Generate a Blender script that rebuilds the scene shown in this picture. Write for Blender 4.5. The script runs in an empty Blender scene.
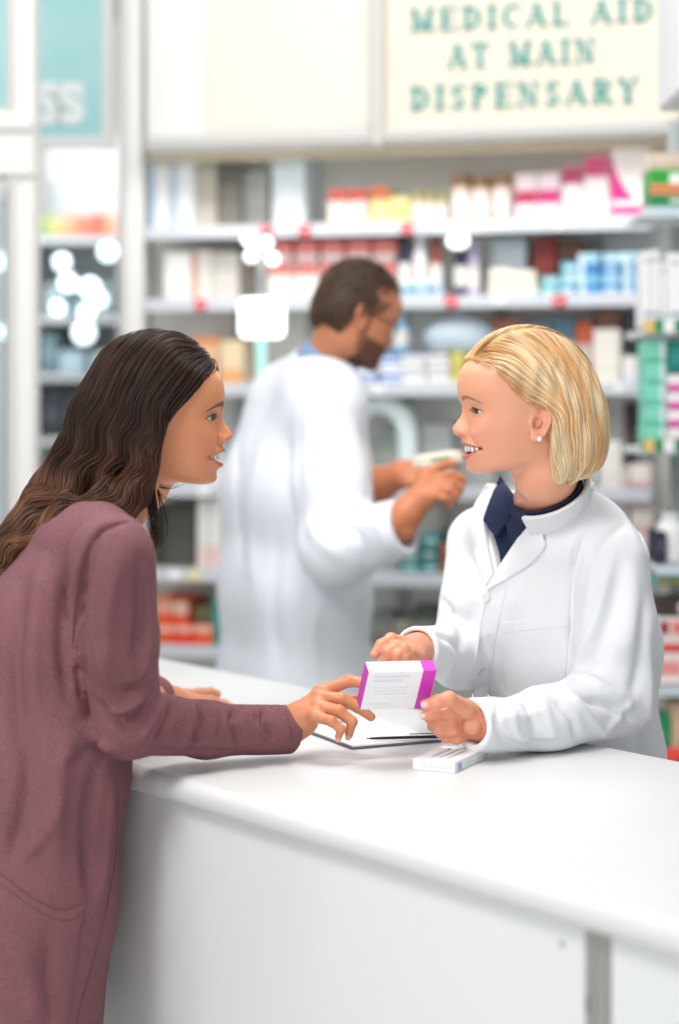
import bpy, math, random
import numpy as np
from mathutils import Vector, Matrix
random.seed(7); RNG = np.random.default_rng(7)
PI = math.pi
F = 1900.0            # focal length in pixels for a 679x1024 frame
CX, HY, H = 339.5, 407.0, 1.5   # principal column, horizon row, eye height
ZC = 0.99             # counter height
SC = bpy.context.scene
COL = SC.collection
F32 = np.float32

def P(px, py, d):
    return np.array([(px-CX)/F*d, d, H-(py-HY)/F*d], dtype=np.float64)
def PZ(px, py, z=ZC):            # point on a horizontal plane
    return P(px, py, F*(H-z)/(py-HY))
def s2l(c):
    return tuple(((v/255)/12.92 if v/255 <= .04045 else ((v/255+.055)/1.055)**2.4) for v in c)

# ---------------------------------------------------------------- objects
def wloc(o):
    v = Vector((0, 0, 0))
    while o is not None:
        v = v + o.location; o = o.parent
    return v
def thing(name, label, cat, loc=(0, 0, 0), group=None):
    o = bpy.data.objects.new(name, None); COL.objects.link(o)
    o.empty_display_size = .1
    o.location = Vector([float(v) for v in loc]); o['label'] = label; o['category'] = cat
    if group: o['group'] = group
    return o
def tag(o, label, cat, group=None):
    o['label'] = label; o['category'] = cat
    if group: o['group'] = group
    return o
def mesh_obj(name, V, Fc, mats, parent=None, smooth=True, loc=None, mi=None, col=None):
    """V in world coordinates; becomes local to parent (or to loc when top-level)"""
    V = np.asarray(V, dtype=np.float64)
    off = wloc(parent) if parent is not None else Vector([float(v) for v in (loc if loc is not None else (0, 0, 0))])
    me = bpy.data.meshes.new(name)
    Vl = V - np.array(off)
    if isinstance(Fc, np.ndarray):
        n, k = Fc.shape
        me.vertices.add(len(Vl)); me.vertices.foreach_set('co', Vl.astype(F32).ravel())
        me.loops.add(n*k); me.loops.foreach_set('vertex_index', Fc.astype(np.int32).ravel())
        me.polygons.add(n); me.polygons.foreach_set('loop_start', (np.arange(n)*k).astype(np.int32))
        me.polygons.foreach_set('loop_total', np.full(n, k, dtype=np.int32))
        me.update(calc_edges=True)
    else:
        me.from_pydata([tuple(v) for v in Vl], [], [tuple(f) for f in Fc]); me.update()
    if not isinstance(mats, (list, tuple)): mats = [mats]
    for m in mats: me.materials.append(m)
    if mi is not None: me.polygons.foreach_set('material_index', np.asarray(mi, dtype=np.int32))
    me.polygons.foreach_set('use_smooth', np.full(len(me.polygons), bool(smooth)))
    if col is not None:
        a = me.color_attributes.new('Col', 'FLOAT_COLOR', 'POINT')
        c = np.ones((len(Vl), 4), dtype=F32); c[:, :3] = col
        a.data.foreach_set('color', c.ravel())
    me.validate()
    o = bpy.data.objects.new(name, me); COL.objects.link(o)
    if parent is not None: o.parent = parent
    else: o.location = off
    return o
class MB:                                  # collects shapes with a material index each
    def __init__(s): s.v = []; s.f = []; s.m = []
    def add(s, V, Fc, m=0):
        b = len(s.v); s.v += [tuple(float(c) for c in v) for v in V]
        s.f += [tuple(b+i for i in f) for f in Fc]; s.m += [m]*len(Fc)
    def build(s, name, mats, parent=None, smooth=False, loc=None):
        return mesh_obj(name, np.array(s.v), s.f, mats, parent, smooth, loc, s.m)
    def box(s, o, ax, ay, az, m=0, bev=0.0):
        """o = corner/centre base, ax ay az = full edge vectors centred on o"""
        o, ax, ay, az = [np.array(t, dtype=float) for t in (o, ax, ay, az)]
        if bev <= 0:
            V = [o+(i-.5)*ax+(j-.5)*ay+(k-.5)*az for k in (0, 1) for j in (0, 1) for i in (0, 1)]
            s.add(V, [(0, 2, 3, 1), (4, 5, 7, 6), (0, 1, 5, 4), (2, 6, 7, 3), (0, 4, 6, 2), (1, 3, 7, 5)], m); return
        L = [np.linalg.norm(t) for t in (ax, ay, az)]
        b = min(bev, .45*min(L)); A = [ax, ay, az]; V = []; idx = {}
        for i in (0, 1):
            for j in (0, 1):
                for k in (0, 1):
                    c = (i, j, k)
                    for ax_ in range(3):      # vertex lying on face whose axis is ax_
                        q = o.copy()
                        for t in range(3):
                            sg = c[t]-.5; f = 1.0 if t == ax_ else (1-2*b/L[t])
                            q = q+sg*f*A[t]
                        idx[(c, ax_)] = len(V); V.append(q)
        Fc = []
        for ax_ in range(3):
            for sd in (0, 1):
                o1, o2 = [t for t in range(3) if t != ax_]
                r = []
                for a, b2 in ((0, 0), (1, 0), (1, 1), (0, 1)):
                    c = [0, 0, 0]; c[ax_] = sd; c[o1] = a; c[o2] = b2; r.append(idx[(tuple(c), ax_)])
                Fc.append(tuple(r))
        for e in range(3):                    # edges along axis e
            o1, o2 = [t for t in range(3) if t != e]
            for a in (0, 1):
                for b2 in (0, 1):
                    c0 = [0, 0, 0]; c1 = [0, 0, 0]; c1[e] = 1
                    for c in (c0, c1): c[o1] = a; c[o2] = b2
                    Fc.append((idx[(tuple(c0), o1)], idx[(tuple(c1), o1)], idx[(tuple(c1), o2)], idx[(tuple(c0), o2)]))
        for i in (0, 1):
            for j in (0, 1):
                for k in (0, 1):
                    Fc.append(tuple(idx[((i, j, k), t)] for t in range(3)))
        # orient outwards
        Va = np.array(V)
        out = []
        for f in Fc:
            n = np.cross(Va[f[1]]-Va[f[0]], Va[f[2]]-Va[f[0]])
            out.append(f if np.dot(n, Va[list(f)].mean(0)-o) > 0 else f[::-1])
        s.add(V, out, m)
    def tube(s, pts, r, n=10, m=0, cap=True):
        V, Fc = tube(pts, r, n, cap); s.add(V, Fc, m)
    def lathe(s, o, prof, n=20, m=0, ax=(0, 0, 1)):
        """prof = [(r, h)...] around axis ax at o"""
        ax = np.array(ax, float); ax /= np.linalg.norm(ax)
        t = np.array((1, 0, 0)) if abs(ax[0]) < .9 else np.array((0, 1, 0))
        u = np.cross(ax, t); u /= np.linalg.norm(u); w = np.cross(ax, u); o = np.array(o, float)
        V = []; Fc = []
        for r, h in prof:
            for i in range(n):
                a = 2*PI*i/n; V.append(o+ax*h+(u*math.cos(a)+w*math.sin(a))*r)
        for j in range(len(prof)-1):
            for i in range(n):
                k = (i+1) % n; Fc.append((j*n+i, j*n+k, (j+1)*n+k, (j+1)*n+i))
        Fc.append(tuple(range(n))[::-1]); Fc.append(tuple((len(prof)-1)*n+i for i in range(n)))
        s.add(V, Fc, m)
def tube(pts, r, n=10, cap=True):
    pts = [np.array(p, float) for p in pts]; N = len(pts)
    if not hasattr(r, '__len__'): r = [r]*N
    V = []; Fc = []; up = None
    for i, p in enumerate(pts):
        t = pts[min(i+1, N-1)]-pts[max(i-1, 0)]; t /= (np.linalg.norm(t)+1e-12)
        if up is None:
            up = np.array((0, 0, 1.)) if abs(t[2]) < .9 else np.array((1., 0, 0))
        u = up-t*np.dot(up, t); u /= np.linalg.norm(u); up = u; w = np.cross(t, u)
        for k in range(n):
            a = 2*PI*k/n; V.append(p+(u*math.cos(a)+w*math.sin(a))*r[i])
    for i in range(N-1):
        for k in range(n):
            q = (k+1) % n; Fc.append((i*n+k, i*n+q, (i+1)*n+q, (i+1)*n+k))
    if cap: Fc.append(tuple(range(n))[::-1]); Fc.append(tuple((N-1)*n+k for k in range(n)))
    return V, Fc
def spline(pts, n):
    """Catmull-Rom resample of points (any dim)"""
    pts = np.array(pts, float); K = len(pts)
    if K < 3:
        t = np.linspace(0, 1, n)[:, None]; return pts[0]*(1-t)+pts[-1]*t
    ext = np.vstack([2*pts[0]-pts[1], pts, 2*pts[-1]-pts[-2]])
    out = []
    for s in np.linspace(0, K-1, n):
        i = min(int(s), K-2); t = s-i
        p0, p1, p2, p3 = ext[i], ext[i+1], ext[i+2], ext[i+3]
        out.append(.5*((2*p1)+(-p0+p2)*t+(2*p0-5*p1+4*p2-p3)*t*t+(-p0+3*p1-3*p2+p3)*t**3))
    return np.array(out)

# ---------------------------------------------------------------- materials
_M = {}
def mat(name, rgb=(200, 200, 200), rough=.5, metal=0., spec=.5, emit=None, es=0., sss=0., trans=0., alpha=1.,
        vcol=False, noise=None, bump=None, coat=0., sheen=0., ior=1.45, sssr=None):
    """noise=(scale, amount, rgb2[, stretch xyz])  bump=(scale, strength, distance[, stretch])"""
    if name in _M: return _M[name]
    m = bpy.data.materials.new(name); m.use_nodes = True; _M[name] = m
    nt = m.node_tree; b = nt.nodes['Principled BSDF']; L = nt.links.new
    c = s2l(rgb)+(1,)
    b.inputs['Base Color'].default_value = c
    b.inputs['Roughness'].default_value = rough; b.inputs['Metallic'].default_value = metal
    b.inputs['Specular IOR Level'].default_value = spec; b.inputs['IOR'].default_value = ior
    b.inputs['Transmission Weight'].default_value = trans; b.inputs['Alpha'].default_value = alpha
    b.inputs['Coat Weight'].default_value = coat; b.inputs['Sheen Weight'].default_value = sheen
    if sss:
        b.inputs['Subsurface Weight'].default_value = sss
        b.inputs['Subsurface Radius'].default_value = sssr or (1, .35, .18)
        b.inputs['Subsurface Scale'].default_value = .006
    if emit:
        b.inputs['Emission Color'].default_value = s2l(emit)+(1,); b.inputs['Emission Strength'].default_value = es
    src = None
    if vcol:
        a = nt.nodes.new('ShaderNodeVertexColor'); a.layer_name = 'Col'; src = a.outputs['Color']
    tc = nt.nodes.new('ShaderNodeTexCoord')
    def ntex(scale, stretch, detail=3):
        mp = nt.nodes.new('ShaderNodeMapping'); mp.inputs['Scale'].default_value = stretch
        L(tc.outputs['Object'], mp.inputs['Vector'])
        n = nt.nodes.new('ShaderNodeTexNoise'); n.inputs['Scale'].default_value = scale; n.inputs['Detail'].default_value = detail
        L(mp.outputs['Vector'], n.inputs['Vector']); return n
    if noise:
        n = ntex(noise[0], noise[3] if len(noise) > 3 else (1, 1, 1))
        rp = nt.nodes.new('ShaderNodeValToRGB'); rp.color_ramp.elements[0].position = .38; rp.color_ramp.elements[1].position = .62
        L(n.outputs['Fac'], rp.inputs['Fac'])
        mu = nt.nodes.new('ShaderNodeMath'); mu.operation = 'MULTIPLY'; mu.inputs[1].default_value = noise[1]
        L(rp.outputs['Color'], mu.inputs[0])
        mx = nt.nodes.new('ShaderNodeMix'); mx.data_type = 'RGBA'
        L(mu.outputs[0], mx.inputs['Factor'])
        if src is not None: L(src, mx.inputs['A'])
        else: mx.inputs['A'].default_value = c
        mx.inputs['B'].default_value = s2l(noise[2])+(1,); src = mx.outputs['Result']
    if src is not None: L(src, b.inputs['Base Color'])
    if bump:
        n = ntex(bump[0], bump[3] if len(bump) > 3 else (1, 1, 1), 4)
        bp = nt.nodes.new('ShaderNodeBump'); bp.inputs['Strength'].default_value = bump[1]; bp.inputs['Distance'].default_value = bump[2]
        L(n.outputs['Fac'], bp.inputs['Height']); L(bp.outputs['Normal'], b.inputs['Normal'])
    return m

# ---------------------------------------------------------------- signed distance toolkit
def smin(a, b, k):
    h = np.maximum(k-np.abs(a-b), 0)/k
    return np.minimum(a, b)-h*h*k*.25
def smax(a, b, k): return -smin(-a, -b, k)
def cap(p, a, b, ra, rb):
    a = np.asarray(a, F32); b = np.asarray(b, F32); ba = b-a
    pa = p-a; t = np.clip(pa@ba/max(float(ba@ba), 1e-12), 0, 1)
    return np.linalg.norm(pa-t[:, None]*ba, axis=1)-(ra+(rb-ra)*t)
def chain(p, pts, rs, k):
    d = None
    for i in range(len(pts)-1):
        c = cap(p, pts[i], pts[i+1], rs[i], rs[i+1])
        d = c if d is None else smin(d, c, k)
    return d
def ell(p, c, r, R=None):
    q = p-np.asarray(c, F32)
    if R is not None: q = q@np.asarray(R, F32)       # columns of R = local axes
    r = np.asarray(r, F32)
    k0 = np.linalg.norm(q/r, axis=1); k1 = np.linalg.norm(q/(r*r), axis=1)
    return k0*(k0-1)/np.maximum(k1, 1e-9)
def plane(p, o, n):
    n = np.asarray(n, F32); n = n/np.linalg.norm(n)
    return (p-np.asarray(o, F32))@n
def segd(p, pts):
    d = None
    for i in range(len(pts)-1):
        c = cap(p, pts[i], pts[i+1], 0, 0); d = c if d is None else np.minimum(d, c)
    return d
def wob(p, f, seed=0, w=1.0):
    """smooth pseudo noise in [-1,1]"""
    r = np.random.default_rng(seed); s = 0
    q = p*F32(f)
    q = q+F32(w)*np.sin(q[:, [1, 2, 0]]*F32(1.3)+F32(seed))
    for i in range(4):
        k = r.normal(size=3); k /= np.linalg.norm(k); k *= (1, 1.6, 2.3, .7)[i]
        s = s+np.sin(q@k.astype(F32)+r.uniform(0, 6))*(1, .6, .4, .7)[i]
    return s/2.7
OFFS = np.array([[i, j, k] for i in (0, 1) for j in (0, 1) for k in (0, 1)])
def mesh_sdf(f, lo, hi, vox, B=8, safety=1.35):
    lo = np.array(lo, float); hi = np.array(hi, float)
    nb = np.ceil((hi-lo)/(vox*B)).astype(int)
    g = np.stack(np.meshgrid(*[np.arange(n) for n in nb], indexing='ij'), -1).reshape(-1, 3)
    def ev(p):
        out = np.empty(len(p), F32)
        for i in range(0, len(p), 400000): out[i:i+400000] = f(p[i:i+400000].astype(F32))
        return out
    cen = lo+(g+.5)*vox*B
    act = g[np.abs(ev(cen)) < vox*B*.87*safety+vox]
    N = B+1
    lg = np.stack(np.meshgrid(*[np.arange(N)]*3, indexing='ij'), -1).reshape(-1, 3)
    dims = nb*B+2
    def lin(c): return (c[..., 0]*dims[1]+c[..., 1])*dims[2]+c[..., 2]
    cells = []; cpos = []; quads = []
    for s in range(0, len(act), 600):
        a = act[s:s+600]
        gi = a[:, None, :]*B+lg[None]
        v = ev((lo+gi.reshape(-1, 3)*vox)).reshape(len(a), N, N, N)
        v = np.where(v == 0, 1e-9, v)
        c8 = np.stack([v[:, o[0]:o[0]+B, o[1]:o[1]+B, o[2]:o[2]+B] for o in OFFS], -1)
        ins = c8 < 0; cnt = ins.sum(-1); m = (cnt > 0) & (cnt < 8)
        bi, i, j, k = np.nonzero(m)
        if len(bi) == 0: continue
        cv = c8[m]; acc = np.zeros((len(bi), 3)); n = np.zeros(len(bi))
        for e0 in range(8):
            for ax in range(3):
                if OFFS[e0][ax]: continue
                e1 = e0+(4, 2, 1)[ax]
                x = (cv[:, e0] < 0) != (cv[:, e1] < 0)
                t = np.where(x, cv[:, e0]/np.where(x, cv[:, e0]-cv[:, e1], 1), 0)
                pt = np.tile(OFFS[e0].astype(float), (len(bi), 1)); pt[:, ax] = t
                acc += pt*x[:, None]; n += x
        cg = a[bi]*B+np.stack([i, j, k], -1)
        cells.append(lin(cg)); cpos.append(lo+(cg+acc/n[:, None])*vox)
        for ax in range(3):
            sl0 = v[:, :B, :B, :B]
            s1 = [slice(None), slice(0, B), slice(0, B), slice(0, B)]; s1[ax+1] = slice(1, B+1)
            sl1 = v[tuple(s1)]
            x = (sl0 < 0) != (sl1 < 0)
            bi2, i2, j2, k2 = np.nonzero(x)
            cg = a[bi2]*B+np.stack([i2, j2, k2], -1)
            u = [t for t in range(3) if t != ax]
            d1 = np.zeros(3, int); d1[u[0]] = 1; d2 = np.zeros(3, int); d2[u[1]] = 1
            q = np.stack([lin(cg-d1-d2), lin(cg-d2), lin(cg), lin(cg-d1)], -1)
            flip = (sl0[x] < 0) != (ax == 1)
            bad = (cg[:, u[0]] == 0) | (cg[:, u[1]] == 0)
            q[~flip] = q[~flip][:, ::-1]
            quads.append(q[~bad])
    ids = np.concatenate(cells); pos = np.concatenate(cpos); q = np.concatenate(quads)
    o = np.argsort(ids); ids = ids[o]; pos = pos[o]
    ix = np.searchsorted(ids, q); ix = np.clip(ix, 0, len(ids)-1)
    ok = (ids[ix] == q).all(1)
    return pos, ix[ok]
def merge(parts):
    V = []; Q = []; n = 0
    for v, q in parts: V.append(v); Q.append(q+n); n += len(v)
    return np.concatenate(V), np.concatenate(Q)
def grad(f, p, h):
    g = np.empty((len(p), 3), F32)
    for i in range(3):
        e = np.zeros(3, F32); e[i] = h
        g[:, i] = f(p+e)-f(p-e)
    return g/(np.linalg.norm(g, axis=1, keepdims=True)+1e-9)
def hit(f, pxs, d0, d1, step=.004, bis=14):
    """march photo rays (px,py) into the surface f; returns points (N,3)"""
    pxs = np.array(pxs, float); N = len(pxs)
    ray = np.stack([(pxs[:, 0]-CX)/F, np.ones(N), -(pxs[:, 1]-HY)/F], -1)
    org = np.array([0, 0, H])
    d = np.full(N, d0); done = np.zeros(N, bool)
    for _ in range(400):
        v = f((org+ray*d[:, None]).astype(F32))
        done |= v < .0003
        if done.all() or (d[~done] > d1).all(): break
        d = np.where(done, d, d+np.clip(np.abs(v)*.6, .0005, .03))
    return org+ray*d[:, None], done & (d < d1)
def patch(name, f, A, Bp, mat_, parent, n=(24, 12), off=.003, th=.0022, d0=2.3, d1=3.5, puff=0., offf=None):
    """cloth piece lying on surface f between two photo polylines A and B"""
    a = spline(A, n[0]); b = spline(Bp, n[0]); t = np.linspace(0, 1, n[1])
    G = a[:, None, :]*(1-t)[None, :, None]+b[:, None, :]*t[None, :, None]
    p, ok = hit(f, G.reshape(-1, 2), d0, d1)
    # repair misses with nearest hit depth
    dd = p[:, 1].copy()
    if not ok.all() and ok.any():
        q = G.reshape(-1, 2)
        for i in np.nonzero(~ok)[0]:
            j = np.argmin(((q[ok]-q[i])**2).sum(1)); dd[i] = dd[ok][j]
            p[i] = P(q[i][0], q[i][1], dd[i])
    nrm = grad(f, p.astype(F32), .004).astype(float)
    nn = nrm.reshape(n[0], n[1], 3)
    for _ in range(3):
        s = nn.copy(); s[1:-1] += nn[:-2]+nn[2:]; s[:, 1:-1] += nn[:, :-2]+nn[:, 2:]; nn = s/np.linalg.norm(s, axis=2, keepdims=True)
    nrm = nn.reshape(-1, 3)
    S, T = np.meshgrid(np.linspace(0, 1, n[0]), t, indexing='ij')
    o = off+puff*(np.sin(S*PI)*np.sin(T*PI)).ravel()
    if offf is not None: o = o+offf(S.ravel(), T.ravel())
    top = p+nrm*(o+th)[:, None] if hasattr(o, '__len__') else p+nrm*(o+th)
    bot = p-nrm*.004
    V = np.concatenate([top, bot]); K = n[0]*n[1]; Q = []
    def I(i, j): return i*n[1]+j
    for i in range(n[0]-1):
        for j in range(n[1]-1):
            Q.append((I(i, j), I(i, j+1), I(i+1, j+1), I(i+1, j)))
            Q.append((K+I(i, j), K+I(i+1, j), K+I(i+1, j+1), K+I(i, j+1)))
    for i in range(n[0]-1):
        Q.append((I(i, 0), I(i+1, 0), K+I(i+1, 0), K+I(i, 0))); e = n[1]-1
        Q.append((I(i+1, e), I(i, e), K+I(i, e), K+I(i+1, e)))
    for j in range(n[1]-1):
        Q.append((I(0, j+1), I(0, j), K+I(0, j), K+I(0, j+1))); e = n[0]-1
        Q.append((I(e, j), I(e, j+1), K+I(e, j+1), K+I(e, j)))
    Q = np.array(Q)
    # orient toward the camera
    nf = np.cross(V[Q[0, 1]]-V[Q[0, 0]], V[Q[0, 2]]-V[Q[0, 0]])
    if nf@(np.array([0, 0, H])-V[Q[0, 0]]) < 0: Q = Q[:, ::-1]
    ob = mesh_obj(name, V, Q, mat_, parent, smooth=True)
    bv = ob.modifiers.new('edge', 'BEVEL'); bv.width = .0009; bv.segments = 2; bv.limit_method = 'ANGLE'; bv.angle_limit = .9
    return ob
def surf_line(name, f, pts, r, mat_, parent, n=30, d0=2.3, d1=3.5, lift=0.):
    p, ok = hit(f, spline(pts, n), d0, d1); p = p[ok]
    nr = grad(f, p.astype(F32), .003); p = p+nr*lift
    rr = [r]*len(p); rr[0] = rr[-1] = r*.4
    V, Fc = tube(p, rr, 8); return mesh_obj(name, np.array(V), Fc, mat_, parent)

# ---------------------------------------------------------------- hair strands
def strands(f, flow, seeds, steps, h, depth, wave=None, free=None, rad=(.0005), n3=3, colf=None, back=0):
    """trace strands along level sets of f (metres). flow(p)->dir; depth per strand; returns V,Q,col"""
    N = len(seeds); p = seeds.astype(F32)
    def proj(p, it=2):
        for _ in range(it):
            g = grad(f, p, .003); v = f(p)
            p = p-(g*(v+depth)[:, None]).astype(F32)*.8
        return p
    p = proj(p, 4)
    path = [p]
    for s in range(steps):
        g = grad(f, p, .003); d = flow(p)
        if wave is not None: d = d+wave(p, s, g)
        d = d-g*(d*g).sum(1, keepdims=True)*.95
        d /= (np.linalg.norm(d, axis=1, keepdims=True)+1e-9)
        p = (p+d*h[:, None]).astype(F32)
        v = f(p)+depth
        k = np.where(np.abs(v) < .03, .7, 0)[:, None]
        p = (p-grad(f, p, .003)*(v[:, None]*k)).astype(F32)
        path.append(p)
    path = np.stack(path, 1)                 # N, steps+1, 3
    K = path.shape[1]
    t = np.linspace(0, 1, K)
    prof = np.minimum(1, np.minimum(t*6+.25, (1-t)*3+.12))
    r = rad[:, None]*prof[None]
    tan = np.gradient(path, axis=1); tan /= (np.linalg.norm(tan, axis=2, keepdims=True)+1e-9)
    ref = RNG.normal(size=(N, 1, 3)); u = np.cross(tan, ref); u /= (np.linalg.norm(u, axis=2, keepdims=True)+1e-9)
    w = np.cross(tan, u)
    V = []
    for k in range(n3):
        a = 2*PI*k/n3; V.append(path+(u*math.cos(a)+w*math.sin(a))*r[..., None])
    V = np.stack(V, 2).reshape(-1, 3)        # N,K,n3
    base = (np.arange(N)*K*n3)[:, None, None]+(np.arange(K-1)*n3)[None, :, None]
    Q = []
    for k in range(n3):
        q = (k+1) % n3
        Q.append(np.concatenate([base+k, base+q, base+n3+q, base+n3+k], -1))
    Q = np.concatenate(Q, 0).reshape(-1, 4)
    col = None
    if colf is not None:
        c = colf(path)                        # N,K,3
        col = np.repeat(c.reshape(-1, 3), n3, axis=0)
    return V, Q, col
# ================================================================ heads
def prof_table(pts, sig=1.6):
    pts = sorted(pts); z = np.array([a for a, _ in pts], float); x = np.array([b for _, b in pts], float)
    zz = np.arange(-130, 170, .5); v = np.interp(zz, z, x)
    k = np.exp(-(np.arange(-12, 13)*.5)**2/(2*sig**2)); k /= k.sum()
    v = np.convolve(np.pad(v, 12, 'edge'), k, 'valid')
    return lambda q: np.interp(q, zz, v).astype(F32)
def make_head(prof, ex=81.5, ez=18., mouth=None, wide=1.0, eyeo=4.3, smile=1.0, mz=(-33, -46), mw=27, corner=-41, jaw=(90, -82, 5, -50), earx=-14):
    """head in millimetres: x forward, y to the person's left, z up, origin near the ear. Returns sdf(q)"""
    Xp = prof_table(prof, 1.3)
    base = prof_table([(-100, 70), (-84, 82), (-76, 92), (-66, 96), (-50, 97), (-35, 98), (-19, 99), (-5, 99), (10, 98), (24, 98),
                       (36, 102), (45, 104), (60, 104), (80, 99), (100, 88), (130, 50)], 3)
    W = prof_table([(-100, 26), (-84, 34), (-72, 42), (-60, 49), (-45, 55), (-30, 60), (-10, 65), (5, 67), (22, 67), (45, 70), (70, 72), (100, 66), (130, 40)], 4)
    S = prof_table([(-120, 20), (-84, 24), (-72, 19), (-60, 18), (-52, 24), (-40, 26), (-28, 22), (-22, 13), (-18, 13.5), (-10, 12.5), (-3, 10.), (8, 8.0), (20, 8.0), (28, 12), (38, 30), (50, 60), (80, 80), (140, 80)], 1.2)
    jx0, jz0, jx1, jz1 = jaw
    def lipline(ay):
        t = np.clip(ay/mw, 0, 1.3)
        zu = mz[0]+(corner-mz[0])*t**2*1.0; zl = mz[1]+(corner-mz[1])*t**2.2
        return t, zu, zl
    def sdf(q, parts=False):
        x, y, z = q[:, 0], q[:, 1], q[:, 2]; ay = np.abs(y)
        d0 = Xp(z)-base(z); s = S(z)
        D = d0*np.exp(-(ay/s)**2.4)
        # outside the nose the cheeks keep part of the broad profile change (chin, forehead)
        D += 2.2*np.exp(-((ay-26)/17)**2-((z-37)/7)**2)                       # brow
        D -= 8.5*np.exp(-((ay-31)/16)**2-((z-21)/10)**2)                      # eye socket
        D -= 4.0*np.exp(-((ay-15)/6)**2-((z-20)/8)**2)                        # inner corner
        D += 3.6*wide*np.exp(-((ay-40)/15)**2-((z+4)/14)**2)                  # cheekbone
        D += 4.6*smile*np.exp(-((ay-33)/11)**2-((z+18)/11)**2)                # smile cheek
        # nasolabial fold
        a = np.array([16., -12.]); b = np.array([34., -40.]); ba = b-a
        tt = np.clip(((ay-a[0])*ba[0]+(z-a[1])*ba[1])/(ba@ba), 0, 1)
        dn = np.hypot(ay-a[0]-tt*ba[0], z-a[1]-tt*ba[1])
        D -= 3.0*smile*np.exp(-(dn/2.7)**2)
        D -= 1.6*np.exp(-((ay-30)/13)**2-((z-26.5)/1.6)**2)                    # fold above the lid
        D -= 1.3*np.exp(-((ay-30)/11)**2-((z-9.5)/2.2)**2)                     # under the eye
        # alae and nostril crease
        D += 5.0*np.exp(-((ay-13.5)/4.6)**2-((z+13)/5.5)**2)
        D -= 1.5*np.exp(-((ay-20)/2.6)**2-((z+12)/6)**2)
        # lips
        t, zu, zl = lipline(ay)
        fade = np.clip(1.12-t, 0, 1)**.6*(t < 1.12)
        D += 3.0*fade*np.exp(-((z-(zu+3.6))/3.2)**2)*(ay > 0)
        D += 4.4*fade*np.exp(-((z-(zl-4.4))/4.0)**2)
        D -= 1.6*np.exp(-((ay-mw-2)/4)**2-((z-corner)/5)**2)                  # mouth corner dimple
        D -= 1.5*np.exp(-(ay/16)**2-((z-zl+13)/4)**2)*0
        wt = np.clip((x-20)/45, 0, 1); wt = wt*wt*(3-2*wt)
        xq = x-D*wt
        w = W(z); b0 = base(z)
        af = np.maximum(b0-18, 20); xb = xq-18
        aa = np.where(xb > 0, af, 58.)
        n = 2.35
        rho = ((ay/w)**n+(np.abs(xb)/aa)**n)**(1/n)
        f = (rho-1)*np.minimum(w, aa)*.85
        f = smax(f, z-92, 20)
        jn = np.array([jz0-jz1, -(jx0-jx1)]); jn = jn/np.linalg.norm(jn)      # outward (down)
        if jn[1] > 0: jn = -jn
        g = (x-jx0)*jn[0]+(z-jz0)*jn[1]
        f = smax(f, g+.0*ay, 13)
        cr = ell(q, (9, 0, 50), (94, 73*1.0, 89))
        f = smin(f, cr, 16)
        # lids
        ql = q.copy(); ql[:, 1] = ay
        lid = np.linalg.norm(ql-np.array([ex, 31, ez], F32), axis=1)-12.9
        f = smin(f, lid, 3.5)
        # lid opening, curved along the ball
        zz = z-ez-.6+.06*(ay-31)
        op = np.sqrt(((ay-31)/12.6)**2+((zz)/eyeo)**2)
        op = (op-1)*eyeo*.8
        op = np.maximum(op, ex+3-x)
        f = smax(f, -op, 1.0)
        # crease above the lid
        # mouth cavity
        if mouth:
            zc = (zu+zl)/2; hh = np.maximum((zu-zl)/2, .3)
            mo = np.maximum((np.abs(z-zc)-hh)*.9, (ay-mw+1)*.9)
            mo = np.maximum(mo, 66-x)
            f = smax(f, -mo, 1.2)
        else:
            zc = (zu+zl)/2
            f = f+1.6*np.exp(-((z-zc)/1.3)**2)*(ay < mw)*(x > 40)
        # nostrils
        no = ell(ql, (109, 7.5, -19.5), (6.5, 3.4, 3.2)); f = smax(f, -no, 1.5)
        # ear
        er, con = ear(ql); f = smin(f, er, 3); f = smax(f, -con, 2)
        return f
    def ear(q):
        c = np.array([earx, 72, 3], F32)
        e = q-c
        # tilt back 12 deg, flare out 25 deg
        a = math.radians(-12); x = e[:, 0]*math.cos(a)-e[:, 2]*math.sin(a); z = e[:, 0]*math.sin(a)+e[:, 2]*math.cos(a)
        b = math.radians(20); y = e[:, 1]
        yy = y*math.cos(b)+x*math.sin(b); xx = x*math.cos(b)-y*math.sin(b)
        wz = np.where(z < 0, 1.0-.012*z*-1*.0, 1)
        rx = 16.5*(1+.18*np.clip(z/30, -1, 1)); rz = 30.
        rr = np.sqrt((xx/rx)**2+(z/rz)**2)
        ring = np.sqrt(((rr-.84)*16)**2+(yy-1)**2)-2.8
        disc = np.maximum((rr-.86)*15, np.abs(yy+1.5)-2.0)
        f = smin(ring, disc, 2.5)
        anti = np.sqrt(((np.sqrt(((xx-1)/(rx*.55))**2+((z-2)/(rz*.55))**2)-1)*9)**2+(yy)**2)-1.8
        f = smin(f, anti, 2.5)
        lobe = ell(np.stack([xx, yy, z], -1), (5, 0, -25), (7.5, 3.4, 8)); f = smin(f, lobe, 4)
        e3 = np.stack([xx, yy, z], -1)
        con = ell(e3, (3, 4, -4), (7.5, 9, 10.5)); tr = ell(e3, (13, 2, -8), (3.5, 4, 6)); con = smax(con, -tr, 2)
        con2 = ell(e3, (1, 6, 14), (7, 6.5, 7)); con = np.minimum(con, con2)
        f = smin(f, tr, 2.5)
        return f, con
    def skull(q):
        x, z = q[:, 0], q[:, 2]; ay = np.abs(q[:, 1]); w = W(z); b0 = base(z); af = np.maximum(b0-18, 20); xb = x-18
        aa = np.where(xb > 0, af, 58.); rho = ((ay/w)**2.35+(np.abs(xb)/aa)**2.35)**(1/2.35)
        f = smax((rho-1)*np.minimum(w, aa)*.85, z-92, 20)
        f = smax(f, -20-z, 20)
        return smin(f, ell(q, (9, 0, 50), (94, 73, 89)), 16)
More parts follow.
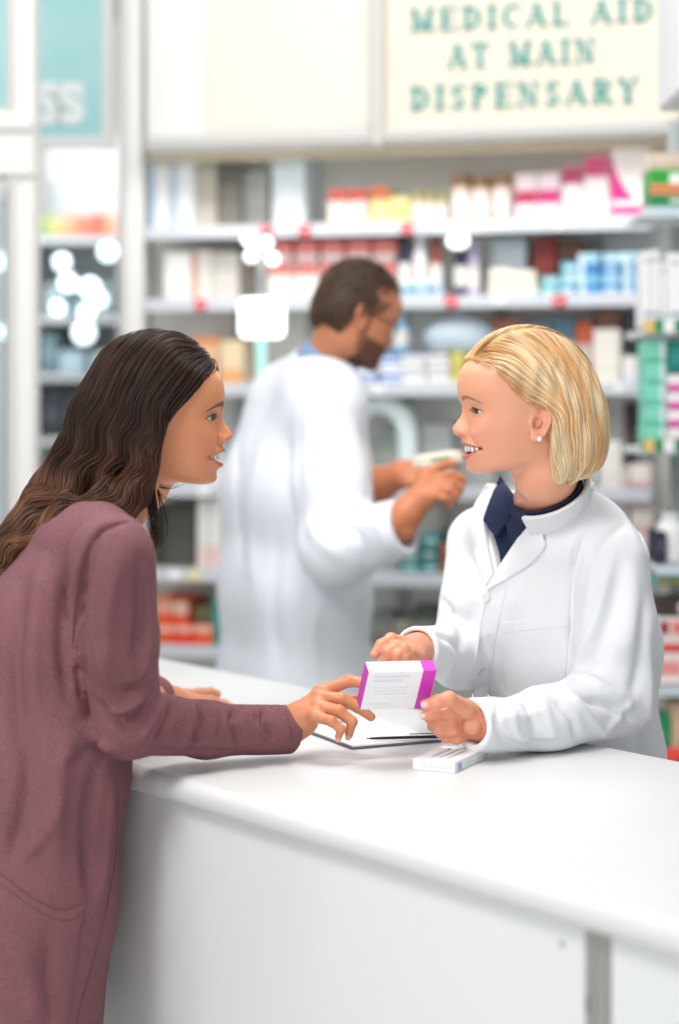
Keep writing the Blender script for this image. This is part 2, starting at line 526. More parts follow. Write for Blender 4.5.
    sdf.skull = skull
    def lipmask(q):
        ay = np.abs(q[:, 1]); z = q[:, 2]; t, zu, zl = lipline(ay)
        hu = 7.0*np.clip(1.1-t, 0, 1)**.55; hl = 10.*np.clip(1.1-t, 0, 1)**.55
        up = np.clip((zu+hu-z)/1.2, 0, 1)*np.clip((z-(zu-3))/1, 0, 1)
        lo = np.clip((z-(zl-hl))/1.5, 0, 1)*np.clip((zl+3-z)/1, 0, 1)
        return np.clip(up+lo, 0, 1)*(q[:, 0] > 60)*(t < 1.1)
    sdf.lipmask = lipmask; sdf.lipline = lipline; sdf.ex = ex; sdf.ez = ez; sdf.mw = mw; sdf.eyeo = eyeo; sdf.Xp = Xp; sdf.base = base; sdf.W = W
    return sdf
class Frame:
    def __init__(s, o, yaw=0, pitch=0, roll=0):
        """yaw about z of +x facing; pitch>0 looks down"""
        R = Matrix.Rotation(math.radians(yaw), 3, 'Z') @ Matrix.Rotation(math.radians(pitch), 3, 'Y') @ Matrix.Rotation(math.radians(roll), 3, 'X')
        s.R = np.array(R, dtype=F32); s.o = np.array(o, F32)
    def loc(s, p): return ((p-s.o)@s.R)*F32(1000)
    def wor(s, q): return (np.asarray(q, float)/1000)@s.R.T.astype(float)+s.o.astype(float)

def skin_colour(q, fr, head, base, lip, brow, blush, P_):
    """per-vertex natural colour: lips, brows, lash line, blush. q head-local mm"""
    c = np.tile(np.array(s2l(base)), (len(q), 1))
    def mixin(c, m, rgb): return c*(1-m[:, None])+np.array(s2l(rgb))[None]*m[:, None]
    ay = np.abs(q[:, 1]); x, z = q[:, 0], q[:, 2]
    m = .26*np.exp(-((ay-40)/24)**2-((z+10)/22)**2)*(x > 20); c = mixin(c, m, blush)
    m = .35*np.exp(-((ay)/12)**2-((z+10)/10)**2)*(x > 90); c = mixin(c, m, blush)
    m = .3*(ay > 66)*(x < 8)*(x > -40)*(z < 45)*(z > -35); c = mixin(c, m, blush)
    c = mixin(c, head.lipmask(q)*.92, lip)
    # brow: arc from inner to outer
    b0, b1, bz0, bzm, bz1, bw = brow[1]
    t = np.clip((ay-b0)/(b1-b0), 0, 1)
    zc = bz0*(1-t)**2+2*bzm*t*(1-t)+bz1*t*t
    wd = bw*(1-.65*t)
    m = np.clip(1.3-np.abs(z-zc)/wd, 0, 1)*(ay > b0-1)*np.clip((b1+1-ay)/3, 0, 1)*(x > 30)
    c = mixin(c, np.clip(m*1.3, 0, 1)*.92, brow[0])
    # lid line
    zz = z-head.ez-.6+.06*(ay-31)
    op = np.sqrt(((ay-31)/12.6)**2+(zz/head.eyeo)**2)
    m = np.exp(-((op-1.08)/.20)**2)*(x > head.ex-3)*np.where(zz > 0, .95, .5)*(x > 50); c = mixin(c, m, brow[0])
    # inside of the mouth
    t, zu, zl = head.lipline(ay)
    surf = head.base(z)
    m = ((z < zu) & (z > zl) & (t < 1) & (x > 45) & (x < 93-ay*.4)).astype(float); c = mixin(c, m, (95, 35, 32))
    return c

def add_eye(parent, fr, head, side, iris, m_white, rad=11.6):
    """eyeball with iris and pupil discs as geometry"""
    look = np.array([1.0, 0, 0]); c = np.array([head.ex, 31*side, head.ez])
    V = []; Fc = []; mi = []
    n, k = 28, 20
    for j in range(k+1):
        a = PI*j/k
        for i in range(n):
            b = 2*PI*i/n
            r = rad+(0.5*math.exp(-(a/.42)**2))
            V.append(c+r*np.array([math.cos(a), math.sin(a)*math.cos(b), math.sin(a)*math.sin(b)]))
    for j in range(k):
        for i in range(n):
            q = (i+1) % n; Fc.append((j*n+i, (j+1)*n+i, (j+1)*n+q, j*n+q))
            am = PI*(j+.5)/k
            mi.append(2 if am < .24 else (1 if am < .63 else 0))
    ob = mesh_obj('eye', fr.wor(np.array(V)), Fc, [m_white, iris, mat('pupil', (12, 9, 8), .15)], parent, True, mi=mi)
    return ob
def add_lashes(parent, fr, head, side, m, n=34, L=6.5):
    V = []; Fc = []; b = 0
    for i in range(n):
        t = i/(n-1); ay = 31-12+24*t
        u = (ay-31)/12.6; zz = head.eyeo*math.sqrt(max(0, 1-u*u))+head.ez+.6-.06*(ay-31)
        x = head.ex+math.sqrt(max(1, 12.9**2-(ay-31)**2-(zz-head.ez)**2))
        o = np.array([x-.3, ay*side, zz])
        d = np.array([.85, side*(t-.4)*.9, .18]); d /= np.linalg.norm(d); up = np.array([0, 0, 1.])
        pts = [o, o+d*L*.4+up*.1, o+d*L*.75+up*.9, o+d*L+up*2.4]
        v, f = tube([fr.wor(p) for p in pts], [.00032, .00028, .00018, .00006], 4)
        V += list(v); Fc += [tuple(k+b for k in q) for q in f]; b = len(V)
    return mesh_obj('eyelashes', np.array(V), Fc, m, parent)
def add_teeth(parent, fr, head, m, upper=True, depth=1.2, h=12.5, xoff=0.):
    """row of upper teeth following the dental arch"""
    V = []; Fc = []; b = 0
    zt = head.lipline(np.array([0.]))[1][0]+2.5
    xf = float(head.Xp(np.array([zt-4]))[0])-depth+xoff
    ang = 0; ws = [8.4, 6.8, 7.4, 6.6]
    for s in (-1, 1):
        y = 0
        for k, w in enumerate(ws):
            yc = y+w/2; y += w
            x = xf-(yc/31.0)**2*15
            sl = -2*(yc/31.0)*15/31.0
            tx = np.array([sl, 1.0]); tx /= np.linalg.norm(tx)
            hh = h*(1, .9, 1.0, .86, .8)[k]
            A = []
            for zi, (zf, wf, xo) in enumerate([(0, .9, -.4), (-.35, 1, .3), (-.75, .98, .3), (-1, .86, -.3)]):
                for uf in (-.5, -.3, 0, .3, .5):
                    bulge = (1-(2*uf)**2)*.9+xo
                    px = x+tx[0]*uf*w*wf*.99+bulge*1.0; py = (yc+tx[1]*uf*w*wf*.99)
                    A.append((px, s*py, zt+zf*hh))
            for zi in range(4):
                for uf in (-.5, -.3, 0, .3, .5): pass
            nA = len(A)
            for (px, py, pz) in list(A): A.append((px-5, py*.92, pz))
            for p_ in A: V.append(fr.wor(np.array(p_)))
            def I(i, j, r=0): return b+r*nA+i*5+j
            for i in range(3):
                for j in range(4):
                    Fc.append((I(i, j), I(i, j+1), I(i+1, j+1), I(i+1, j)))
            for j in range(4): Fc.append((I(3, j), I(3, j+1), I(3, j+1, 1), I(3, j, 1)))
            for i in range(3):
                Fc.append((I(i, 0), I(i+1, 0), I(i+1, 0, 1), I(i, 0, 1))); Fc.append((I(i, 4), I(i+1, 4), I(i+1, 4, 1), I(i, 4, 1)))
            b = len(V)
    return mesh_obj('teeth', np.array(V), Fc, m, parent)

# ================================================================ hands
def finger(p, pts, rs, k=.004):
    return chain(p, pts, rs, k)
def hand_sdf(fingers, palm, wrist, kf=.0045):
    """fingers: list of (pts, radii); palm: list of capsules; wrist chain"""
    nails = []
    def f(p):
        d = chain(p, wrist[0], wrist[1], .02)
        pal = None
        for a, b, ra, rb in palm:
            c = cap(p, a, b, ra, rb); pal = c if pal is None else smin(pal, c, .012)
        d = smin(d, pal, .018)
        for pts, rs in fingers:
            c = chain(p, pts, rs, .0025)
            # knuckle swell
            for q, r in zip(pts[1:-1], rs[1:-1]):
                c = smin(c, np.linalg.norm(p-np.asarray(q, F32), axis=1)-r*1.03, .003)
            d = smin(d, c, kf)
        return d
    return f
def hand_from_px(fing, wrist, palmr=.013, extra_palm=(), wr=(.026, .024)):
    """fing: dict name-> list of (px,py,d) from MCP to tip; radii automatic"""
    R = {'thumb': (.0135, .0108, .0098, .0076), 'index': (.0105, .0088, .0080, .0064), 'middle': (.0108, .009, .0082, .0066),
         'ring': (.0102, .0084, .0076, .0060), 'pinky': (.0092, .0074, .0066, .0054)}
    fs = []; palm = []; W0 = P(*wrist[-1])
    for n, pts in fing.items():
        w = [P(*q) for q in pts]; fs.append((w, R[n][:len(w)] if len(w) == 4 else R[n][1:1+len(w)]))
        base = W0+(w[0]-W0)*.18
        if n != 'thumb': palm.append((base, w[0], palmr*1.15, palmr*.86))
        else: palm.append((W0+(w[0]-W0)*.2, w[0], .015, .0145))
    for e in extra_palm: palm.append((P(*e[0]), P(*e[1]), e[2], e[3]))
    wp = [P(*q) for q in wrist]
    rs = list(np.linspace(wr[0], wr[1], len(wp)))
    return hand_sdf(fs, palm, (wp, rs)), fs
def nails_for(name, fs, which, cams, parent, m, mm=(.0058, .0048)):
    """small nail plates on the finger ends; which = {index: facing dir}"""
    for i, nd in which.items():
        pts, rs = fs[i]; a, b = np.array(pts[-2]), np.array(pts[-1])
        t = (b-a)/np.linalg.norm(b-a); nd = np.array(nd, float); nd = nd-t*(nd@t); nd /= np.linalg.norm(nd); s = np.cross(t, nd)
        r = rs[-1]; c = b+t*r*.15
        V = []; Fc = []; nu, nv = 9, 7
        for u in range(nu):
            uu = -1+2*u/(nu-1)
            for v in range(nv):
                vv = -1+2*v/(nv-1)
                wv = mm[1]*(1-.28*max(0, uu)**3)
                ang = vv*wv/r
                rad = r*1.045-(.0006*abs(uu)**3)-(.0004*abs(vv)**3)
                if uu > .5: rad -= .001*(uu-.5)
                V.append(c+t*uu*mm[0]+nd*rad*math.cos(ang)+s*rad*math.sin(ang))
        for u in range(nu-1):
            for v in range(nv-1): Fc.append((u*nv+v, u*nv+v+1, (u+1)*nv+v+1, (u+1)*nv+v))
        K = len(V); V += [v-nd*.0012 for v in V]
        Fc += [tuple(K+q for q in f[::-1]) for f in list(Fc)]
        for u in range(nu-1):
            Fc.append((u*nv, (u+1)*nv, K+(u+1)*nv, K+u*nv)); e = nv-1
            Fc.append(((u+1)*nv+e, u*nv+e, K+u*nv+e, K+(u+1)*nv+e))
        for v in range(nv-1):
            e = (nu-1)*nv; Fc.append((e+v, e+v+1, K+e+v+1, K+e+v)); Fc.append((v+1, v, K+v, K+v+1))
        mesh_obj('fingernail', np.array(V), Fc, m, parent)

# ================================================================ cloth helpers
def crease_field(base, specs, d0=2.3, d1=3.5, wk=1.35):
    """specs: (px polyline, width m, amplitude m). amplitude>0 raises a fold, <0 cuts a valley"""
    cr = []
    for pts, w, a in specs:
        w = w*wk; a = a*(1.0 if a > 0 else 1.4)
        p, ok = hit(base, spline(pts, 10), d0, d1)
        if ok.sum() < 2: continue
        p = p[ok]; cr.append((p.astype(F32), w, a, p.min(0)-3*w, p.max(0)+3*w, grad(base, p.astype(F32), .006)))
    def disp(p):
        d = np.zeros(len(p), F32)
        for pts, w, a, lo, hi, nr in cr:
            m = ((p > lo) & (p < hi)).all(1)
            if not m.any(): continue
            q = p[m]; best = np.full(len(q), 9., F32); tb = np.zeros(len(q), F32)
            K = len(pts)-1
            for i in range(K):
                A, B_ = pts[i], pts[i+1]; ba = B_-A; t = np.clip((q-A)@ba/max(ba@ba, 1e-12), 0, 1)
                v = q-A-t[:, None]*ba; n_ = nr[i]+nr[i+1]; n_ = n_/np.linalg.norm(n_); v = v-.88*(v@n_)[:, None]*n_
                dd = np.linalg.norm(v, axis=1); k = dd < best
                best = np.where(k, dd, best); tb = np.where(k, (i+t)/K, tb)
            env = np.clip(np.minimum(tb, 1-tb)*5, 0, 1)
            # a ridge with one sharper side
            d[m] += a*np.exp(-(best/w)**2)*(.25+.75*env)
        return d
    return disp
def culled(f, lo, hi):
    """skip f outside a box (returns distance to box + margin)"""
    lo = np.asarray(lo, F32); hi = np.asarray(hi, F32)
    def g(p):
        q = np.maximum(np.maximum(lo-p, p-hi), 0); db = np.linalg.norm(q, axis=1)
        m = db < .01; out = db+.02
        if m.any(): out[m] = f(p[m])
        return out
    return g
# ================================================================ woman in the mauve cardigan
def build_brunette():
    root = thing('person', 'woman with long dark wavy hair in a mauve knit cardigan leaning on the white counter', 'person', (-.44, 2.58, 0))
    fr = Frame(P(150, 430, 2.775), yaw=2, pitch=0)
    prof = [(139, 60), (110, 84), (90, 92), (72, 103), (54, 106), (42, 105.5), (31, 103), (24, 101.5), (16, 105), (8, 110.5), (0, 117), (-6, 121), (-11, 120.5), (-15.5, 117),
            (-18.5, 107), (-22, 105.5), (-27, 107), (-31, 106), (-34, 102), (-40, 98), (-45, 101), (-50, 103), (-54, 102), (-59, 97.5), (-64, 97), (-70, 98), (-76, 96), (-82, 90), (-88, 80)]
    head = make_head(prof, ex=81, ez=17.5, mouth=True, mz=(-32.5, -46.5), corner=-41, mw=29, jaw=(92, -83, 8, -70), eyeo=3.7)
    skin = mat('skin_tan', (205, 140, 105), .36, vcol=True, sss=.12, spec=.45, noise=(260, .25, (196, 128, 96)), bump=(900, .05, .0003))
    def to_head(p): return fr.loc(p)
    neckpts = [fr.wor((2, 0, -20)), fr.wor((-22, 0, -75)), P(100, 530, 2.73), P(90, 570, 2.71)]
    def head_neck(p):
        h = head(fr.loc(p))*F32(.001)
        n = chain(p, neckpts, [.050, .047, .045, .05], .02)
        return smin(h, n, .014)
    V1 = mesh_sdf(head_neck, P(60, 590, 2.9)-np.array([0, .25, 0]), P(245, 320, 2.6)+np.array([0, .22, 0]), .0016, safety=2.2)
    # near hand reaching for the box
    fing = {'index': [(320, 692, 2.765), (349, 681, 2.77), (366, 683, 2.765), (377, 690, 2.75)],
            'middle': [(320, 697, 2.75), (341, 699, 2.745), (358, 707, 2.75), (371, 717, 2.755)],
            'ring': [(318, 706, 2.735), (339, 711, 2.72), (352, 722, 2.72), (349, 735, 2.725)],
            'pinky': [(315, 716, 2.72), (331, 721, 2.705), (341, 729, 2.705), (338.5, 737, 2.71)],
            'thumb': [(308, 706, 2.79), (330, 706, 2.81), (348, 702, 2.805), (360, 700, 2.79)]}
    hs, fs = hand_from_px(fing, [(262, 731, 2.74), (285, 728, 2.752), (300, 720, 2.75)], palmr=.0125, wr=(.026, .0225))
    V2 = mesh_sdf(hs, P(255, 775, 2.75)-np.array([0, .09, 0]), P(395, 655, 2.75)+np.array([0, .09, 0]), .0014)
    # far hand flat on the counter
    zt = ZC
    def C(px, py, up): # point at height up above counter seen at that pixel
        return (px, py, F*(H-(zt+up))/(py-HY))
    fing2 = {'index': [C(193, 700, .022), C(211, 701, .018), C(224, 704.5, .012), C(233, 707.5, .008)],
             'middle': [C(192, 702, .021), C(210, 705, .016), C(223, 708.5, .010), C(231, 711, .008)],
             'ring': [C(190, 705, .020), C(206, 709, .014), C(216, 712, .010), C(224, 714, .008)],
             'pinky': [C(187, 708, .018), C(199, 712, .012), C(207, 715, .009), C(213, 717, .007)],
             'thumb': [C(186, 697, .02), C(199, 694, .016), C(210, 693, .012), C(217, 694, .010)]}
    hs2, fs2 = hand_from_px(fing2, [C(150, 697, .045), C(160, 699, .035), C(172, 701, .028)], palmr=.0125, wr=(.026, .022))
    a = P(140, 740, 3.1); b = P(245, 670, 3.1)
    V3 = mesh_sdf(hs2, a-np.array([0, .25, .02]), b+np.array([0, .25, .02]), .0022)
    # arms, trunk and legs under the clothes
    lat = np.array([-.25, .97, 0]); lat /= np.linalg.norm(lat)
    cen = [P(86, 557, 2.71), P(60, 645, 2.71), P(38, 770, 2.685), P(18, 900, 2.67), P(-5, 1010, 2.66)]
    S0 = P(112, 556, 2.485); E0 = P(126, 721, 2.59); M0 = P(205, 729.5, 2.69); W0 = P(291, 729.5, 2.755)
    S1 = P(66, 545, 2.84); E1 = P(92, 690, 2.97); W1 = P(*C(161, 699, .036))
    hipc = np.array(cen[-1])
    def trunk(p):
        d = None
        for s in (-.045, .045):
            c = chain(p, [q+lat*s for q in cen], [.040, .055, .055, .06, .07], .04); d = c if d is None else smin(d, c, .1)
        d = smin(d, chain(p, [S0, E0, M0, W0-(W0-M0)*.1], [.028, .024, .020, .017], .02), .03)
        d = smin(d, chain(p, [S1, E1, W1], [.028, .024, .018], .02), .03)
        for s in (-.09, .09):
            hp = hipc+lat*s; an = np.array([hp[0]+.03, hp[1], .09]); hp = hipc+lat*s*.5
            d = smin(d, chain(p, [hp, (hp+an)/2+np.array([.03, 0, .02]), an], [.085, .055, .035], .05), .03)
        return d
    V4 = mesh_sdf(trunk, (-.75, 2.25, .05), (0.0, 3.3, 1.5), .008)
    V, Q = merge([V1, V2, V3, V4])
    q = fr.loc(V.astype(F32)); dist = np.linalg.norm(q, axis=1)
    col = skin_colour(q, fr, head, (216, 146, 106), (178, 88, 80), ((40, 26, 22), (11, 48, 36, 43, 27, 5.4)), (205, 120, 92), 0)
    col[q[:, 2] < -130] = s2l((208, 138, 100)); col[V[:, 2] < 1.22] = s2l((208, 138, 100))
    body = mesh_obj('body', V, Q, skin, root, col=col)
    white = mat('eye_white', (206, 198, 194), .12, spec=.6, coat=.5)
    for s in (-1, 1):
        add_eye(root, fr, head, s, mat('iris_brown', (70, 48, 34), .15, coat=.6), white)
        add_lashes(root, fr, head, s, mat('lash', (22, 16, 14), .5))
    add_teeth(root, fr, head, mat('teeth_white', (243, 240, 234), .18, coat=.4))
    nm = mat('nail_pink', (225, 168, 142), .25, coat=.3)
    nails_for('b', fs, {2: (-.0, -.8, .5), 3: (.5, -.8, .2)}, None, root, nm)
    # ---------------- cardigan
    wool = mat('mauve_knit', (132, 87, 93), .9, noise=(600, .6, (94, 58, 68), (.4, .4, 2.2)), bump=(700, .10, .0006, (1, 1, 2.0)), sheen=.0)
    def base(p):
        d = None
        for s in (-.052, .052):
            c = chain(p, [q+lat*s for q in cen]+[cen[-1]+lat*s*1.1+np.array([-.01, 0, -.35])], [.062, .090, .094, .104, .112, .125], .05)
            d = c if d is None else smin(d, c, .14)
        # shoulders slope
        d = smin(d, chain(p, [P(100, 529, 2.68), S0+np.array([0, .02, -.004])], [.034, .050], .03), .035)
        d = smin(d, chain(p, [P(80, 530, 2.78), S1], [.034, .05], .03), .05)
        d2 = chain(p, [S1, E1, W1], [.055, .045, .034], .03)
        arm = chain(p, [S0, S0*.5+E0*.5-np.array([.003, 0, 0]), E0, M0, W0+(W0-M0)*.4], [.0565, .0535, .0475, .0375, .0335], .02)
        arm = smax(arm, plane(p, W0, W0-M0), .003)
        d2 = smax(d2, plane(p, W1, W1-E1), .003)
        d = smin(d, d2, .03)
        # neck opening
        nk = chain(p, neckpts[1:], [.052, .051, .054], .01)
        d = smax(d, -nk, .004)
        return d, arm
    fold_w = lambda p, arm: arm
    def whole0(p):
        d, arm = base(p); return smin(d, arm, .005)
    specs = [  # elbow and forearm folds
        ([(146, 700), (136, 715), (120, 722)], .006, -.0045), ([(160, 703), (150, 722), (140, 742)], .007, .004), ([(172, 704), (168, 722), (156, 742)], .006, -.004),
        ([(190, 706), (188, 725), (176, 750)], .007, .0045), ([(200, 706), (202, 726), (190, 752)], .005, -.004), ([(214, 707), (214, 722), (206, 740)], .006, .0035),
        ([(236, 708), (232, 724), (240, 744)], .005, -.0032), ([(252, 708), (250, 722), (262, 738)], .006, .0032), ([(266, 706), (264, 722), (272, 740)], .005, -.0032),
        ([(278, 706), (284, 722), (288, 742)], .006, .003), ([(150, 748), (190, 752), (240, 751)], .005, -.002),
        ([(120, 690), (138, 686), (150, 672)], .006, -.0035), ([(108, 712), (130, 706), (146, 692)], .007, .004), ([(96, 700), (112, 720), (132, 735)], .007, -.003),
        ([(84, 720), (96, 740), (118, 752)], .008, .004),
        # upper sleeve long folds
        ([(96, 540), (84, 580), (78, 640), (88, 700)], .008, -.0042), ([(118, 560), (108, 620), (108, 680)], .011, .0035), ([(140, 560), (142, 610), (136, 660)], .009, -.003),
        ([(150, 590), (150, 640), (142, 680)], .006, .003), ([(92, 610), (100, 660), (116, 700)], .008, .0035),
        # armhole seam
        ([(126, 522), (100, 530), (84, 556), (76, 600), (72, 650)], .004, -.0035),
        ([(66, 560), (62, 640), (70, 700)], .010, -.004), ([(44, 560), (36, 620), (34, 700)], .012, .004), ([(22, 580), (14, 660), (18, 760)], .012, -.004),
        ([(74, 720), (60, 780), (56, 860)], .013, .004), ([(96, 770), (88, 830), (92, 900)], .012, -.0035), ([(30, 720), (26, 800), (10, 860)], .012, -.004),
        ([(112, 780), (106, 850), (100, 900)], .009, .003), ([(10, 940), (30, 985), (34, 1024)], .012, .004), ([(50, 930), (46, 980), (52, 1020)], .010, -.003), ([(60, 800), (40, 840), (20, 856)], .010, .003)]
    specs.append(([(68, 556), (70, 610), (76, 660), (84, 705), (96, 738), (104, 756)], .006, -.0035))
    disp = crease_field(whole0, specs, wk=1.05)
    def whole(p):
        return whole0(p)-2.1*disp(p)-.0016*wob(p, 26, 3)-.0006*wob(p, 75, 5)
    cuff_in = lambda p: cap(p, M0, W0+(W0-M0)*.5, .030, .0275)
    def cardigan(p):
        return smax(whole(p), -smax(cuff_in(p), -plane(p, W0-(W0-M0)*.35/np.linalg.norm(W0-M0)*.1, W0-M0), .003), .002)
    zh = .62
    def card2(p): return smax(cardigan(p), zh-p[:, 2], .004)
    Vc, Qc = mesh_sdf(card2, (-.78, 2.2, zh-.02), (.0, 3.3, 1.5), .003)
    cg = mesh_obj('cardigan', Vc, Qc, wool, root)
    # pocket and trims
    patch('pocket', whole, [(-30, 858), (0, 874), (30, 897), (60, 911), (82, 905)], [(-34, 1040), (0, 1046), (30, 1050), (50, 1046), (64, 1040)], wool, root, n=(20, 20), off=.0015, th=.0022, d0=2.2)
    surf_line('pocket_hem', whole, [(-30, 867), (0, 883), (30, 906), (60, 920), (80, 915)], .0011, mat('mauve_seam', (104, 68, 76), .9), root, lift=.003, d0=2.2)
    surf_line('front_seam', whole, [(118, 792), (116, 850), (108, 900), (96, 950), (82, 1000), (76, 1024)], .0013, mat('mauve_seam'), root, d0=2.2)
    surf_line('shoulder_seam', whole, [(128, 521), (104, 528), (86, 552), (77, 596), (72, 648)], .0010, mat('mauve_seam'), root, d0=2.2)
    # cuff bands
    Vb, Fb = tube([W0-(W0-M0)/np.linalg.norm(W0-M0)*.003, W0+(W0-M0)/np.linalg.norm(W0-M0)*.0005], [.0345, .034], 32, False)
    # bracelet on far wrist
    pw = P(*C(157, 698.8, .0355)); ax = (P(*C(172, 701, .028))-pw); ax /= np.linalg.norm(ax)
    u = np.cross(ax, (0, 0, 1)); u /= np.linalg.norm(u); w = np.cross(ax, u)
    mb = MB()
    for k in range(26):
        a_ = 2*PI*k/26; c = pw-ax*.004+(u*math.cos(a_)+w*math.sin(a_))*.0365
        mb.lathe(c-np.array([0, 0, .003]), [(.0005, 0), (.0024, .001), (.0032, .003), (.0024, .005), (.0005, .006)], 8)
    mb.build('bracelet', [mat('bead_pink', (236, 196, 180), .3, coat=.5)], root, smooth=True)
    # trousers and shoes
    def trous(p):
        d = None
        for s in (-.09, .09):
            hp = hipc+lat*s; an = np.array([hp[0]+.03, hp[1], .10]); hp = hipc+lat*s*.5
            c = chain(p, [hp, (hp+an)/2+np.array([.03, 0, .02]), an], [.088, .068, .052], .05); d = c if d is None else smin(d, c, .03)
        return d-.001*wob(p, 30, 8)
    Vt, Qt = mesh_sdf(trous, (-.75, 2.3, .04), (0.05, 3.0, .85), .008)
    mesh_obj('trousers', Vt, Qt, mat('dark_denim', (38, 42, 58), .85, bump=(300, .3, .001)), root)
    for s in (-.09, .09):
        hp = hipc+lat*s; an = np.array([hp[0]+.03, hp[1], .0])
        shoe(root, an, np.array([.95, .3, 0]), mat('black_leather', (24, 22, 22), .4))
    hair_brunette(root, fr, head)
    return root
def shoe(root, an, fw, m):
    fw = np.array(fw, float); fw /= np.linalg.norm(fw)
    def f(p):
        a = an+fw*-.045+np.array([0, 0, .04]); b = an+fw*.06+np.array([0, 0, .035]); c = an+fw*.15+np.array([0, 0, .026])
        d = chain(p, [a, b, c], [.037, .040, .030], .02)
        d = smin(d, cap(p, an+np.array([0, 0, .05]), an+np.array([0, 0, .11]), .038, .042), .03)
        return smax(d, .002-p[:, 2], .004)
    V, Q = mesh_sdf(f, np.minimum(an-.24, an-.24)*[1, 1, 0]+[0, 0, 0], an+[.24, .24, .17], .006)
    mesh_obj('shoe', V, Q, m, root)

def flow_field(fr, guides, k=38.):
    gp = np.array([g[0] for g in guides], F32); gd = np.array([g[1] for g in guides], F32)
    gd = gd/np.linalg.norm(gd, axis=1, keepdims=True)
    R = fr.R
    def flow(p):
        q = fr.loc(p)
        acc = np.zeros((len(p), 3), F32); ws = np.zeros(len(p), F32)
        for i in range(len(gp)):
            w = 1/(((q[:, 0]-gp[i, 0])**2+(q[:, 2]-gp[i, 2])**2+.35*(np.abs(q[:, 1])-gp[i, 1])**2)/k**2+.02)**2
            acc += w[:, None]*gd[i]; ws += w
        d = acc/ws[:, None]
        d = d.copy(); d[:, 1] = d[:, 1]*np.where(q[:, 1] >= flow.part, 1, -1)
        return d@R.T
    flow.part = 0.
    return flow

